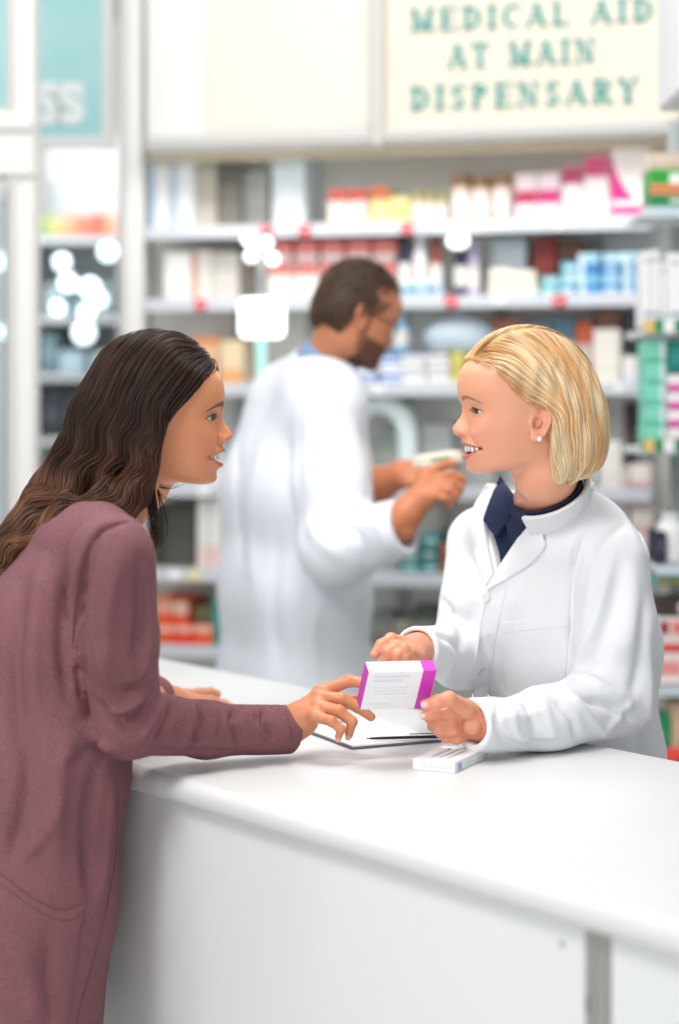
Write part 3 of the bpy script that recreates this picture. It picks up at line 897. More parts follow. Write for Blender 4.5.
def hair_brunette(root, fr, head):
    def near(s):  # side curtain in head mm, s = -1 near the camera
        return [fr.wor((30, s*50, 95)), fr.wor((6, s*66, 30)), fr.wor((-2, s*70, -30)), fr.wor((-14, s*74, -84)), fr.wor((-50, s*86, -106)), fr.wor((-105, s*80, -128)), fr.wor((-175, s*50, -160)), fr.wor((-250, s*35, -230))]
    C = [near(-1), near(1)]
    back = [fr.wor((-20, 0, 70)), fr.wor((-62, 0, 10)), fr.wor((-90, 0, -50)), fr.wor((-130, 0, -108)), fr.wor((-185, 0, -165)), fr.wor((-245, 0, -240))]
    front = [fr.wor((8, -66, -30)), fr.wor((6, -64, -80)), fr.wor((8, -56, -118)), fr.wor((10, -50, -165))]
    XH = [(170, 108), (120, 102), (100, 97), (90, 92), (66, 77), (44, 60), (28, 42), (10, 27), (-20, 18), (-60, 20), (-100, 14), (-130, 12), (-300, 12)]
    xz = np.array([a for a, _ in XH][::-1], float); xx = np.array([b for _, b in XH][::-1], float)
    def vol(p):
        q = fr.loc(p)
        cr = ell(q, (8, 0, 55), (100, 83, 94))*F32(.001)
        cr = np.minimum(cr, (head.skull(q)-6.5)*F32(.001))
        ay = np.abs(q[:, 1])
        d = smin(cr, ell(q, (-28, 0, 5), (80, 82, 85))*F32(.001), .02)
        for c in C: d = smin(d, chain(p, c, [.02, .020, .022, .024, .027, .030, .03, .022], .03), .03)
        d = smin(d, chain(p, back, [.05, .05, .048, .044, .036, .024], .03), .03)
        d = smin(d, chain(p, front, [.014, .012, .008, .003], .01), .012)
        xh = np.interp(q[:, 2], xz, xx)+8*np.exp(-((ay-20)/25)**2)*(q[:, 2] > 60)
        face = (q[:, 0]-xh)*F32(.001)*F32(.8)
        d = smax(d, face, .006)
        # clumpy locks
        s = q[:, 0]*.55+q[:, 2]*.35+14*wob(p, 22, 2)
        lock = np.sin((q[:, 0]*.72-q[:, 2]*.25)*.16+3.0*wob(p, 14, 4))*np.clip((60-q[:, 2])/80, 0, 1)
        return d-.0045*lock
    mb_ = mat('hair_dark_base', (40, 28, 24), .55)
    def core(p): return vol(p)+.003
    # keep the core off the face
    V, Q = mesh_sdf(core, fr.wor((-330, -150, -290)), fr.wor((120, 150, 165)), .004)
    side = mesh_obj('hair', V, Q, mb_, root)
    G = [((80, 30, 110), (-.75, .5, -.45)), ((75, 45, 85), (-.62, .35, -.72)), ((45, 60, 60), (-.58, .2, -.8)), ((22, 70, 15), (-.28, 0, -.96)), ((12, 70, -40), (-.05, 0, -1)),
         ((0, 20, 140), (-.55, .8, -.1)), ((0, 65, 105), (-.5, .35, -.8)), ((-50, 50, 110), (-.6, .4, -.65)), ((-40, 70, 60), (-.4, .05, -.9)), ((-85, 30, 50), (-.3, 0, -.95)),
         ((0, 75, 20), (-.32, 0, -.95)), ((-40, 75, -20), (-.42, 0, -.9)), ((-95, 30, -20), (-.4, 0, -.9)), ((-20, 70, -70), (-.45, 0, -.88)), ((-60, 65, -85), (-.85, 0, -.5)), ((-110, 40, -70), (-.6, 0, -.8)),
         ((-130, 45, -120), (-.85, 0, -.5)), ((-200, 30, -160), (-.8, 0, -.58)), ((10, 55, -100), (.05, 0, -1)), ((10, 50, -150), (.1, 0, -1)), ((60, 10, 125), (-.7, .6, .1))]
    flow = flow_field(fr, G)
    def wave(p, s, g):
        ph = 3.5*wob(p, 11, 9); L = .7*np.clip((fr.loc(p)[:, 2]*-1+70)/110, 0, 1)
        q = fr.loc(p); a = np.sin(q[:, 2]*.085+q[:, 0]*.03+ph*1.4)
        side = np.cross(flow(p), g)
        return side*(a*L)[:, None].astype(F32)
    r = RNG
    n = 15000
    Vc, Qc = mesh_sdf(vol, fr.wor((-330, -150, -290)), fr.wor((120, 150, 165)), .010)
    sd = Vc[r.integers(0, len(Vc), n)]+r.normal(size=(n, 3))*.005
    q = fr.loc(sd.astype(F32))
    keep = ~((q[:, 1] > 30) & (r.random(n) < .5)); sd = sd[keep]; n = len(sd)
    depth = (np.abs(r.normal(size=n))*.0035-.0005).astype(F32)
    # clump strands: neighbours share slight offset
    h = (r.uniform(.0035, .0062, n)).astype(F32)
    cl = np.clip(r.normal(size=n)*.5+.5+.9*wob(sd.astype(F32), 60, 12), 0, 1)
    rad = r.uniform(.00035, .00075, n)
    c0 = np.array(s2l((38, 26, 22))); c1 = np.array(s2l((98, 64, 48))); c2 = np.array(s2l((146, 100, 72)))
    def colf(path):
        q = fr.loc(path.reshape(-1, 3).astype(F32)); t = np.clip((40-q[:, 2])/190, 0, 1).reshape(path.shape[:2])
        m = np.clip(cl[:, None]*(.30+.85*t), 0, 1)[..., None]
        e = np.clip(t*1.2-.35, 0, 1)[..., None]*cl[:, None, None]
        return (c0*(1-m)+c1*m)*(1-e)+c2*e
    V, Q, cc = strands(vol, flow, sd, 18, h, depth, wave=wave, rad=rad, colf=colf)
    hm = mat('hair_dark', (60, 42, 34), .42, vcol=True, spec=.35)
    mesh_obj('hair', V, Q, hm, root, col=cc)
    # a few flyaway locks by the throat
    V = []; Fc = []; b = 0
    for (pts, rr) in [([(158, 490), (163, 510), (166, 530), (158, 547)], .0006), ([(154, 490), (157, 515), (160, 538), (156, 546)], .0009), ([(160, 486), (172, 488), (184, 483)], .0005),
                      ([(158, 492), (170, 500), (180, 497)], .0003), ([(152, 495), (153, 520), (158, 545)], .0008), ([(150, 497), (150, 515), (154, 535)], .001)]:
        for k in range(7):
            j = r.normal(size=2)*1.2; p = [P(x+j[0]*(.4+i*.3), y+j[1], 2.70+.004*r.normal()) for i, (x, y) in enumerate(spline(pts, 10))]
            v, f = tube(p, list(np.linspace(rr, rr*.2, 10)), 4); V += v; Fc += [tuple(x+b for x in q) for q in f]; b = len(V)
    mesh_obj('loose_lock', np.array(V), Fc, mb_, root)
# ================================================================ blonde pharmacist
BOX = {}
def med_box_frame():
    """front-top-left corner and the three edge vectors of the held carton (fitted to the photo)"""
    D = 2.66; s = D/F
    TL = P(368.8, 672.0, D)
    w = np.array([69.6*s, 0, -1.1*s]); h = np.array([-8.4*s, 0, -42.8*s]); d = np.array([-3.3*s, 0, 9.0*s])
    wh = -(w@h); wd = -(w@d); hd = -(h@d)
    wz = math.sqrt(abs(wh*wd/hd)); hz = wh/wz; dz = wd/wz
    w[1] = wz; h[1] = hz; d[1] = dz
    # exact orthogonality
    W = w/np.linalg.norm(w); Hh = h-W*(h@W); Hn = Hh/np.linalg.norm(Hh); Dn = np.cross(Hn, W); Dn = Dn*np.sign(Dn@d)
    return TL, W*np.linalg.norm(w), Hn*np.linalg.norm(h), Dn*np.linalg.norm(d)
def build_blonde():
    root = thing('person', 'smiling blonde woman in a white lab coat and navy shirt behind the counter', 'person', (.34, 3.14, 0))
    fr = Frame(P(529, 422.7, 2.907), yaw=190, pitch=0)
    prof = [(150, 40), (119, 84), (100, 94), (88, 101), (74, 106.5), (60, 108.5), (44, 108.5), (36, 105.5), (30, 102.5), (24, 101), (16, 104), (6, 110), (0, 114.5), (-6, 119), (-10, 120.5), (-15, 119), (-19, 116),
            (-22, 106), (-26, 104), (-30, 104), (-33.5, 103), (-37, 99), (-44, 97), (-48, 99.5), (-53, 100.5), (-57, 99), (-61, 97), (-66, 98), (-71, 98), (-76, 95), (-80, 90), (-86, 80)]
    head = make_head(prof, ex=80, ez=17, mouth=True, mz=(-34.5, -47.5), corner=-38.5, mw=34, jaw=(92, -80.5, 8, -66), eyeo=3.3, smile=1.25, earx=2)
    skin = mat('skin_fair', (228, 176, 150), .35, vcol=True, sss=.12, spec=.45, noise=(260, .2, (220, 160, 136)), bump=(900, .05, .0003))
    Fw = np.array([-.796, -.605, 0]); Lt = np.array([.605, -.796, 0])
    neckpts = [fr.wor((0, 0, -10)), fr.wor((-26, 0, -72)), P(547, 506, 3.02), P(552, 545, 3.06)]
    def head_neck(p):
        h = head(fr.loc(p))*F32(.001)
        n = chain(p, neckpts, [.048, .046, .050, .07], .02)
        sc = cap(p, fr.wor((-14, 50, -30)), P(520, 508, 2.985), .009, .006)   # neck tendon
        return smin(smin(h, n, .013), sc, .012)
    Vh = mesh_sdf(head_neck, P(440, 600, 2.9)-np.array([0.0, .2, 0]), P(615, 320, 2.9)+np.array([0, .25, 0]), .0016, safety=2.2)
    fing = {'thumb': [(466, 709, 2.725), (449, 699, 2.70), (437, 702, 2.695), (425.5, 704.5, 2.693)],
            'index': [(472, 710, 2.745), (449, 712, 2.725), (436, 714, 2.720), (424, 715.5, 2.722)],
            'middle': [(474, 717, 2.75), (451, 721, 2.73), (438, 722, 2.735), (429, 719, 2.75)],
            'ring': [(475, 724, 2.755), (453, 731, 2.73), (440, 731, 2.735), (431, 727, 2.75)],
            'pinky': [(475, 730, 2.755), (457, 739, 2.735), (446, 738, 2.74), (438, 733, 2.755)]}
    hs, fs = hand_from_px(fing, [(512, 727, 2.785), (492, 725, 2.755), (482, 722, 2.75)], palmr=.0118, wr=(.025, .022))
    V1 = mesh_sdf(hs, P(415, 775, 2.70)-np.array([0, .08, 0]), P(510, 680, 2.78)+np.array([0, .09, 0]), .0014)
    # right hand behind the carton
    fing2 = {'index': [(405, 644, 2.80), (391, 639, 2.785), (381, 645, 2.77), (374, 655, 2.762)],
             'middle': [(408, 650, 2.79), (397, 646, 2.768), (388, 652, 2.758), (384, 661, 2.757)],
             'ring': [(412, 654, 2.785), (404, 649, 2.765), (397, 655, 2.757), (395, 664, 2.757)],
             'pinky': [(417, 657, 2.785), (411, 652, 2.77), (405, 657, 2.760), (403, 665, 2.758)],
             'thumb': [(412, 652, 2.83), (398, 655, 2.82), (388, 660, 2.80), (381, 664, 2.785)]}
    hs2, fs2 = hand_from_px(fing2, [(426, 650, 2.885), (422, 649.5, 2.862), (416, 650, 2.835)], palmr=.0125, wr=(.025, .022))
    V2 = mesh_sdf(hs2, P(360, 690, 2.80)-np.array([0, .12, 0]), P(455, 620, 2.9)+np.array([0, .08, 0]), .0015)
    cen = [P(551, 548, 3.07), P(559, 640, 3.10), P(568, 755, 3.14), P(572, 900, 3.16)]
    S0 = P(612, 558, 2.955); E0 = P(613, 700, 2.93); M0 = P(548, 721, 2.825); W0 = P(472, 725, 2.732)
    S1 = P(480, 540, 3.20); E1 = P(462, 655, 3.08); W1 = P(416, 649, 2.84)
    def trunk(p):
        d = None
        for s in (-.07, .07):
            c = chain(p, [q+Lt*s for q in cen], [.045, .055, .055, .06], .04); d = c if d is None else smin(d, c, .1)
        d = smin(d, chain(p, [cen[0]+Lt*-.08, cen[0]+Lt*.08], [.04, .04], .02), .05)
        d = smin(d, chain(p, [S0, E0, M0, W0], [.024, .024, .020, .017], .02), .03)
        d = smin(d, chain(p, [S1, E1, W1], [.028, .024, .018], .02), .03)
        for s in (-.09, .09):
            hp = np.array(cen[-1])+Lt*s; an = np.array([hp[0], hp[1], .09])
            d = smin(d, chain(p, [hp, (hp+an)/2+Fw*.02, an], [.085, .055, .035], .05), .03)
        return d
    V4 = mesh_sdf(trunk, (-.05, 2.6, .05), (.75, 3.5, 1.5), .008)
    V, Q = merge([Vh, V1, V2, V4])
    q = fr.loc(V.astype(F32))
    col = skin_colour(q, fr, head, (226, 162, 130), (200, 98, 90), ((136, 94, 62), (12, 47, 36, 44, 29, 3.6)), (226, 138, 120), 0)
    far = (q[:, 2] < -125) | (V[:, 2] < 1.22); col[far] = s2l((222, 156, 124))
    hand = V[:, 2] < 1.18; col[hand] = s2l((226, 152, 120))
    body = mesh_obj('body', V, Q, skin, root, col=col)
    white = mat('eye_white')
    for s in (-1, 1):
        add_eye(root, fr, head, s, mat('iris_hazel', (86, 74, 58), .15, coat=.6), white)
        add_lashes(root, fr, head, s, mat('lash'))
    add_teeth(root, fr, head, mat('teeth_white'))
    nm = mat('nail_fair', (244, 200, 184), .22, coat=.4)
    nails_for('d', fs, {0: (-.15, -1, .15), 1: (-.15, -1, .1)}, None, root, nm)
    # earring
    e = fr.wor((7, 82, -24)); mb = MB()
    mb.lathe(e-np.array([0, 0, .0038]), [(.0038*math.sin(a), .0038*(1-math.cos(a))) for a in np.linspace(.05, PI-.05, 9)], 14)
    mb.build('earring', [mat('pearl', (246, 240, 232), .12, coat=.8)], root, smooth=True)
    # ---------------- shirt and coat
    navy = mat('navy_cotton', (24, 32, 66), .8, bump=(900, .08, .0004), noise=(400, .4, (34, 44, 84)))
    cot = mat('white_coat', (229, 231, 235), .75, bump=(1300, .04, .0003), sheen=.1)
    seam = mat('coat_seam', (222, 224, 228), .8)
    def prism(A, B, C):
        pl = []
        ps = [np.array(P(*A)), np.array(P(*B)), np.array(P(*C))]; cc = sum(ps)/3
        for i in range(3):
            a, b = ps[i], ps[(i+1) % 3]; n = np.cross(b-a, Fw); n /= np.linalg.norm(n)
            if n@(cc-a) > 0: n = -n
            pl.append((a, n))
        fo = np.array(P(545, 520, 3.05)); pl.append((fo-Fw*.0, -Fw))
        def f(p):
            d = None
            for a, n in pl:
                e_ = plane(p, a, n); d = e_ if d is None else np.maximum(d, e_)
            return d
        return f
    def torso(p, g):
        d = None
        for s in (-.078, .078):
            c = chain(p, [q+Lt*s for q in cen]+[np.array([cen[-1][0], cen[-1][1], .55])+Lt*s*1.1], [.078-g, .098-g, .092-g, .105-g, .125-g], .05)
            d = c if d is None else smin(d, c, .15)
        # bust
        d = smin(d, ell(p, cen[1]+Fw*.045+np.array([0, 0, .055])-Lt*.02, (.13-g, .10-g, .085-g)), .06)
        nb = P(549, 507, 3.04)
        d = smin(d, chain(p, [nb+Lt*.02, (nb+S0)/2+np.array([0, 0, .004]), S0+np.array([0, 0, .006])], [.052-g, .046-g, .044-g], .02), .05)
        d = smin(d, chain(p, [nb-Lt*.02, S1+np.array([0, 0, .002])], [.050-g, .044-g], .02), .05)
        return d
    def vcut(f, A, B, C):
        h3, ok = hit(f, [A, B, C], 2.6, 3.5); a, b, c = h3
        n1 = np.cross(b-a, Fw); n1 /= np.linalg.norm(n1); n2 = np.cross(c-b, Fw); n2 /= np.linalg.norm(n2); m = (a+c)/2
        if n1@(m-b) > 0: n1 = -n1
        if n2@(m-b) > 0: n2 = -n2
        def g(p): return np.maximum(plane(p, b, n1), plane(p, b, n2))
        return g
    wedge = vcut(lambda p: torso(p, 0), (484, 508), (495, 576), (552, 498))
    wedge2 = vcut(lambda p: torso(p, .010), (504, 490), (519, 511), (545, 490))
    neckhole = lambda p, g: chain(p, neckpts[1:], [.052+g, .054+g, .056+g], .01)
    def shirt(p):
        d = torso(p, .010)
        d = smax(d, -wedge2(p), .004)
        return smax(smax(d, -neckhole(p, 0), .003), 1.0-p[:, 2], .01)
    Vs, Qs = mesh_sdf(culled(shirt, P(430, 760, 2.8)-np.array([0, .2, 0]), P(680, 460, 3)+np.array([0, .5, 0])), P(430, 760, 2.8)-np.array([0, .2, 0]), P(680, 460, 3)+np.array([0, .4, 0]), .0035)
    sh = mesh_obj('shirt', Vs, Qs, navy, root)
    def coat0(p):
        d = torso(p, 0)
        far_arm = chain(p, [S1, E1, W1+(W1-E1)*.06], [.052, .050, .0335], .03)
        far_arm = smax(far_arm, plane(p, W1, W1-E1), .003)
        arm = chain(p, [S0+np.array([.004, 0, 0]), (S0+E0)/2+np.array([.002, 0, 0]), E0, M0, W0+(W0-M0)*.4], [.054, .060, .058, .045, .0365], .03)
        arm = smax(arm, plane(p, W0, W0-M0), .003)
        arm = smax(arm, (ZC+.001)-p[:, 2], .012)
        d = smin(d, far_arm, .02)
        return d, arm
    def coat1(p):
        d, arm = coat0(p); return smin(d, arm, .010)
    specs = [
        # armhole and upper sleeve
        ([(582, 540), (572, 575), (569, 620), (566, 650)], .006, -.006), ([(600, 545), (590, 590), (584, 640)], .008, .004), ([(622, 560), (612, 610), (598, 650), (575, 678)], .010, -.005),
        ([(634, 560), (632, 620), (622, 660)], .012, .004), ([(612, 560), (596, 620), (574, 668)], .007, .005),
        ([(644, 600), (640, 660), (632, 700)], .008, -.004), ([(636, 700), (610, 690), (580, 676), (562, 684)], .007, .006), ([(640, 722), (612, 706), (584, 700)], .006, -.006),
        ([(568, 690), (590, 715), (606, 738)], .007, .005), ([(552, 694), (572, 716), (580, 742)], .006, -.005), ([(600, 735), (622, 716), (634, 700)], .006, .005),
        ([(540, 696), (548, 716), (556, 746)], .007, .004), ([(524, 702), (534, 722), (536, 748)], .006, -.0045), ([(512, 704), (514, 724), (526, 748)], .006, .0035),
        ([(500, 704), (498, 726), (510, 748)], .005, -.003), ([(490, 740), (530, 746), (575, 740)], .006, -.004), ([(488, 714), (520, 716), (548, 708)], .007, .003),
        # body folds
        ([(520, 600), (510, 660), (503, 705)], .009, -.004), ([(566, 560), (556, 600), (552, 615)], .009, -.004), ([(590, 500), (575, 540), (560, 590)], .010, .0035),
        ([(536, 706), (524, 660), (532, 620)], .011, .003), ([(470, 600), (462, 640), (458, 690)], .009, -.004), ([(462, 560), (455, 600), (450, 640)], .008, .004),
        ([(478, 545), (462, 575), (446, 600)], .008, -.004), ([(648, 640), (650, 700), (648, 745)], .008, .004), ([(638, 730), (640, 745), (636, 755)], .006, -.004),
        ([(480, 620), (474, 660), (470, 700)], .006, .0025), ([(455, 660), (446, 675), (440, 700)], .008, .004), ([(441, 600), (452, 612), (466, 618)], .005, -.0045), ([(436, 634), (450, 640), (462, 652)], .006, -.004),
        ([(428, 632), (436, 650), (436, 668)], .005, .003), ([(596, 482), (620, 510), (640, 545)], .006, .002), ([(626, 524), (606, 540), (596, 560)], .005, -.003)]
    disp = crease_field(coat1, specs)
    cuff = lambda p: chain(p, [M0, W0+(W0-M0)*.6], [.029, .0275], .01)
    cuff1 = lambda p: chain(p, [E1+(W1-E1)*.5, W1+(W1-E1)*.5], [.028, .0265], .01)
    nW0 = (W0-M0)/np.linalg.norm(W0-M0); nW1 = (W1-E1)/np.linalg.norm(W1-E1)
    def coatw(p): return coat1(p)-1.15*disp(p)-.0020*wob(p, 26, 13)-.0007*wob(p, 70, 15)
    def coat(p):
        d = coatw(p)
        d = smax(d, -wedge(p), .004)
        d = smax(d, -neckhole(p, .002), .003)
        d = smax(d, -smax(cuff(p), -plane(p, W0-nW0*.03, nW0), .003), .002)
        d = smax(d, -smax(cuff1(p), -plane(p, W1-nW1*.03, nW1), .003), .002)
        return smax(d, .58-p[:, 2], .004)
    Vc, Qc = mesh_sdf(coat, (-.05, 2.55, .55), (.75, 3.5, 1.5), .003)
    cg = mesh_obj('lab_coat', Vc, Qc, cot, root)
    patch('lapel', coatw, [(553, 490), (536, 514), (516, 545), (499, 571), (489, 588)], [(541, 536), (547, 545), (531, 564), (509, 579), (489, 591)], cot, root, off=.0035, th=.003, puff=.003)
    patch('collar', coatw, [(566, 474), (557, 484), (551, 494), (543, 512), (538, 529)], [(598, 474), (590, 492), (574, 514), (558, 530), (541, 536)], cot, root, off=.004, th=.0035, puff=.004)
    patch('lapel', coatw, [(499, 487), (488, 512), (486, 524), (490, 550), (495, 575)], [(489, 486), (476, 510), (471, 532), (477, 558), (488, 587)], cot, root, off=.0035, th=.003, puff=.003)
    tw = lambda p: torso(p, 0)-1.15*disp(p)-.0020*wob(p, 26, 13)-.0007*wob(p, 70, 15)
    pk = patch('pocket', tw, [(502, 622), (504, 660), (508, 701)], [(569, 616), (568, 650), (564, 689)], cot, root, off=.001, th=.0018)
    surf_line('pocket_hem', tw, [(502, 632), (536, 629), (569, 626)], .0008, seam, root, lift=.0028)
    for pts in ([(489, 590), (480, 630), (474, 670), (472, 705)], [(507, 585), (497, 630), (491, 670), (488, 700)], [(581, 538), (572, 575), (568, 618), (565, 650)],
                [(600, 478), (622, 505), (640, 534), (650, 560)]):
        surf_line('seam', coatw, pts, .0009, seam, root, lift=.0002)
    for (bx, by) in ((487, 598), (482, 672)):
        p, ok = hit(coatw, [(bx, by)], 2.5, 3.4); n = grad(coatw, p.astype(F32), .004)[0]
        mb = MB(); mb.lathe(p[0]+n*.0012, [(.0005, 0), (.0072, 0), (.0078, .0012), (.0072, .0026), (.0056, .0028), (.0050, .0018), (.0005, .0018)], 24, ax=n)
        u = np.cross(n, (0, 0, 1)); u /= np.linalg.norm(u); w = np.cross(n, u)
        for a, b in ((-1, -1), (1, -1), (1, 1), (-1, 1)):
            mb.lathe(p[0]+n*.0028+(u*a+w*b)*.0014, [(.0002, 0), (.0006, 0), (.0006, .0004), (.0002, .0004)], 8, m=1, ax=n)
        mb.build('button', [mat('button_white', (226, 226, 226), .3, coat=.4), mat('button_thread', (170, 172, 178), .8)], root)
    nax = neckpts[2]-fr.wor((-26, 0, -72)); nax = nax/np.linalg.norm(nax)
    Z1v = np.array([0, 0, 1.])
    def ring(r1, r0, top, bot, cut):
        tp = np.array(P(*top)); bp = np.array(P(*bot)); upn = Z1v*.8+Fw*.55; upn = upn/np.linalg.norm(upn)
        def f(p):
            o = chain(p, neckpts[1:], [r1, r1+.004, r1+.014], .01); i_ = chain(p, neckpts[1:], [r0, r0+.004, r0+.014], .01)
            d = smax(o, -i_, .002); d = smax(d, plane(p, tp, upn), .003); d = smax(d, -plane(p, bp, upn), .003)
            return smax(d, -cut(p), .003)
        return f
    ra, rb = P(497, 574, 2.96), P(563, 484, 2.96); rn = np.cross(rb-ra, Fw); rn /= np.linalg.norm(rn); rn = rn if rn[0] > 0 else -rn
    def ringcut(p): return plane(p, ra, rn)
    lo = P(480, 560, 2.8)-np.array([0, .1, 0]); hi = P(630, 440, 3.2)+np.array([0, .1, 0])
    Vr, Qr = mesh_sdf(ring(.0555, .0510, (551, 479, 2.99), (551, 506, 2.99), wedge2), lo, hi, .0025); mesh_obj('shirt_collar', Vr, Qr, navy, root)
    Vr, Qr = mesh_sdf(ring(.067, .0585, (556, 483, 2.98), (560, 516, 2.98), ringcut), lo, hi, .0025); mesh_obj('collar', Vr, Qr, cot, root)
    cbase = lambda p: np.minimum(coatw(p), shirt(p))
    patch('shirt_collar', cbase, [(502, 479), (494, 498), (486, 521)], [(508, 487), (517, 507), (498, 537)], navy, root, off=.004, th=.0025, puff=.003)
    patch('shirt_collar', cbase, [(551, 485), (536, 496), (520, 508), (509, 524)], [(561, 492), (549, 508), (532, 528), (514, 543)], navy, root, off=.004, th=.0025, puff=.003)
    p, ok = hit(shirt, [(510, 532)], 2.5, 3.4)
    if ok[0]:
        n = grad(shirt, p.astype(F32), .004)[0]; mb = MB()
        mb.lathe(p[0]+n*.001, [(.0005, 0), (.0045, 0), (.005, .001), (.0045, .002), (.0005, .0016)], 18, ax=n); mb.build('shirt_button', [mat('button_navy', (52, 62, 100), .3)], root)
    def trous(p):
        d = None
        for s in (-.09, .09):
            hp = np.array(cen[-1])+Lt*s; an = np.array([hp[0], hp[1], .10])
            c = chain(p, [hp, (hp+an)/2+Fw*.02, an], [.09, .066, .055], .05); d = c if d is None else smin(d, c, .03)
        return d-.001*wob(p, 30, 8)
    Vt, Qt = mesh_sdf(trous, (.0, 2.8, .04), (.7, 3.5, .85), .008)
    mesh_obj('trousers', Vt, Qt, mat('black_cloth', (30, 30, 34), .85), root)
    for s in (-.09, .09):
        hp = np.array(cen[-1])+Lt*s; shoe(root, np.array([hp[0], hp[1], 0]), Fw, mat('black_leather', (24, 22, 22), .4))
    hair_blonde(root, fr, head)
def shirt_sdf_for_collar(shirt, neckpts):
    def f(p): return smin(shirt(p), chain(p, neckpts[1:], [.050, .053, .056], .01), .01)
    return f

def hair_blonde(root, fr, head):
    XH = [(170, 120), (125, 112), (110, 106), (100, 99), (92, 90), (78, 70), (50, 48), (32, 27), (27, -2), (10, -12), (-26, -16), (-100, -23), (-300, -23)]
    xz = np.array([a for a, _ in XH][::-1], float); xx = np.array([b for _, b in XH][::-1], float)
    def vol(p):
        q = fr.loc(p); x, y, z = q[:, 0], q[:, 1], q[:, 2]; ay = np.abs(y)
        cr = np.minimum(ell(q, (5, 0, 55), (105, 86, 95)), head.skull(q)-7.5)
        # bob: tapering shell
        b = ell(q, (-38, 0, 0), (84, 93, 104))
        d = smin(cr, b, 22)
        b2 = ell(q, (-60, 0, -32), (56, 92, 66)); d = smin(d, b2, 14)
        # bottom edge, slanting up to the back
        cutn = np.array([-.42, 0, -1.0]); cutn /= np.linalg.norm(cutn)
        g = (x+40)*cutn[0]+(z+99)*cutn[2]
        d = smax(d, g, 9)
        xh = np.interp(z, xz, xx)+np.where(z > 30, 6*np.exp(-((ay-10)/25)**2), 0)
        d = smax(d, (x-xh)*.8, 5)
        return d*F32(.001)-.0010*np.sin((x*.9+z*.12)*.30+2.5*wob(p, 16, 31))*(z < 90)
    def core(p): return vol(p)+.0035
    cb = mat('hair_blonde_base', (206, 160, 104), .6)
    V, Q = mesh_sdf(core, np.minimum(fr.wor((-170, -130, -150)), fr.wor((130, 130, 170))), np.maximum(fr.wor((-170, -130, -150)), fr.wor((130, 130, 170))), .004)
    mesh_obj('hair', V, Q, cb, root)
    G = [((85, 20, 105), (-.82, .25, -.35)), ((78, 45, 92), (-.85, .15, -.45)), ((55, 60, 72), (-.82, .1, -.52)), ((35, 66, 52), (-.80, .05, -.55)), ((10, 72, 38), (-.88, 0, -.42)), ((-15, 75, 30), (-.8, 0, -.6)),
         ((60, 25, 130), (-.72, .5, -.35)), ((20, 30, 145), (-.62, .7, -.4)), ((-20, 40, 145), (-.45, .7, -.6)), ((20, 65, 105), (-.66, .3, -.68)), ((-20, 70, 90), (-.45, .2, -.85)),
         ((-30, 80, 40), (-.28, .05, -.95)), ((-35, 80, 0), (-.1, 0, -1)), ((-38, 80, -60), (.0, 0, -1)), ((-70, 60, 100), (-.45, .3, -.8)), ((-95, 30, 60), (-.25, .1, -.95)), ((-110, 20, 0), (.0, 0, -1)),
         ((-75, 75, 20), (-.15, 0, -1)), ((-70, 80, -50), (.04, 0, -1)), ((-100, 40, -40), (.2, 0, -1)), ((-60, 80, -90), (.08, 0, -1))]
    flow = flow_field(fr, G, 34.); flow.part = 28.
    r = RNG; n = 18000
    Vc, Qc = mesh_sdf(vol, np.minimum(fr.wor((-170, -130, -150)), fr.wor((130, 130, 170))), np.maximum(fr.wor((-170, -130, -150)), fr.wor((130, 130, 170))), .009)
    sd = Vc[r.integers(0, len(Vc), n)]+r.normal(size=(n, 3))*.004
    q = fr.loc(sd.astype(F32)); keep = ~((q[:, 1] < -30) & (r.random(n) < .55)); sd = sd[keep]; n = len(sd)
    depth = (np.abs(r.normal(size=n))*.003-.0005).astype(F32)
    h = r.uniform(.0034, .0056, n).astype(F32); rad = r.uniform(.00028, .00056, n)
    cl = np.clip(r.normal(size=n)*.35+.5+.75*wob(sd.astype(F32), 90, 12), 0, 1)
    c0 = np.array(s2l((226, 170, 106))); c1 = np.array(s2l((255, 240, 206))); rt = np.array(s2l((140, 92, 52)))
    def colf(path):
        q = fr.loc(path.reshape(-1, 3).astype(F32)); sh = path.shape[:2]
        y = q[:, 1]; z = q[:, 2]
        # dark regrowth along the parting and hairline roots
        root_ = np.exp(-((y-28)/10)**2)*(z > 88)*1.0
        root_ = np.maximum(root_, .45*np.clip((z-60)/60, 0, 1)*np.exp(-((y-40)/30)**2))
        m = cl[:, None, None]; rr = (root_.reshape(sh)*np.clip(.45+cl[:, None]*-.5+.5, .2, 1))[..., None]
        c = c0*(1-m)+c1*m
        return c*(1-rr)+rt*rr
    def wave(p, s, g):
        side = np.cross(flow(p), g); return side*(.10*wob(p, 40, 77))[:, None].astype(F32)
    V, Q, cc = strands(vol, flow, sd, 17, h, depth, wave=wave, rad=rad, colf=colf)
    mesh_obj('hair', V, Q, mat('hair_blonde', (220, 190, 140), .36, vcol=True, spec=.5), root, col=cc)
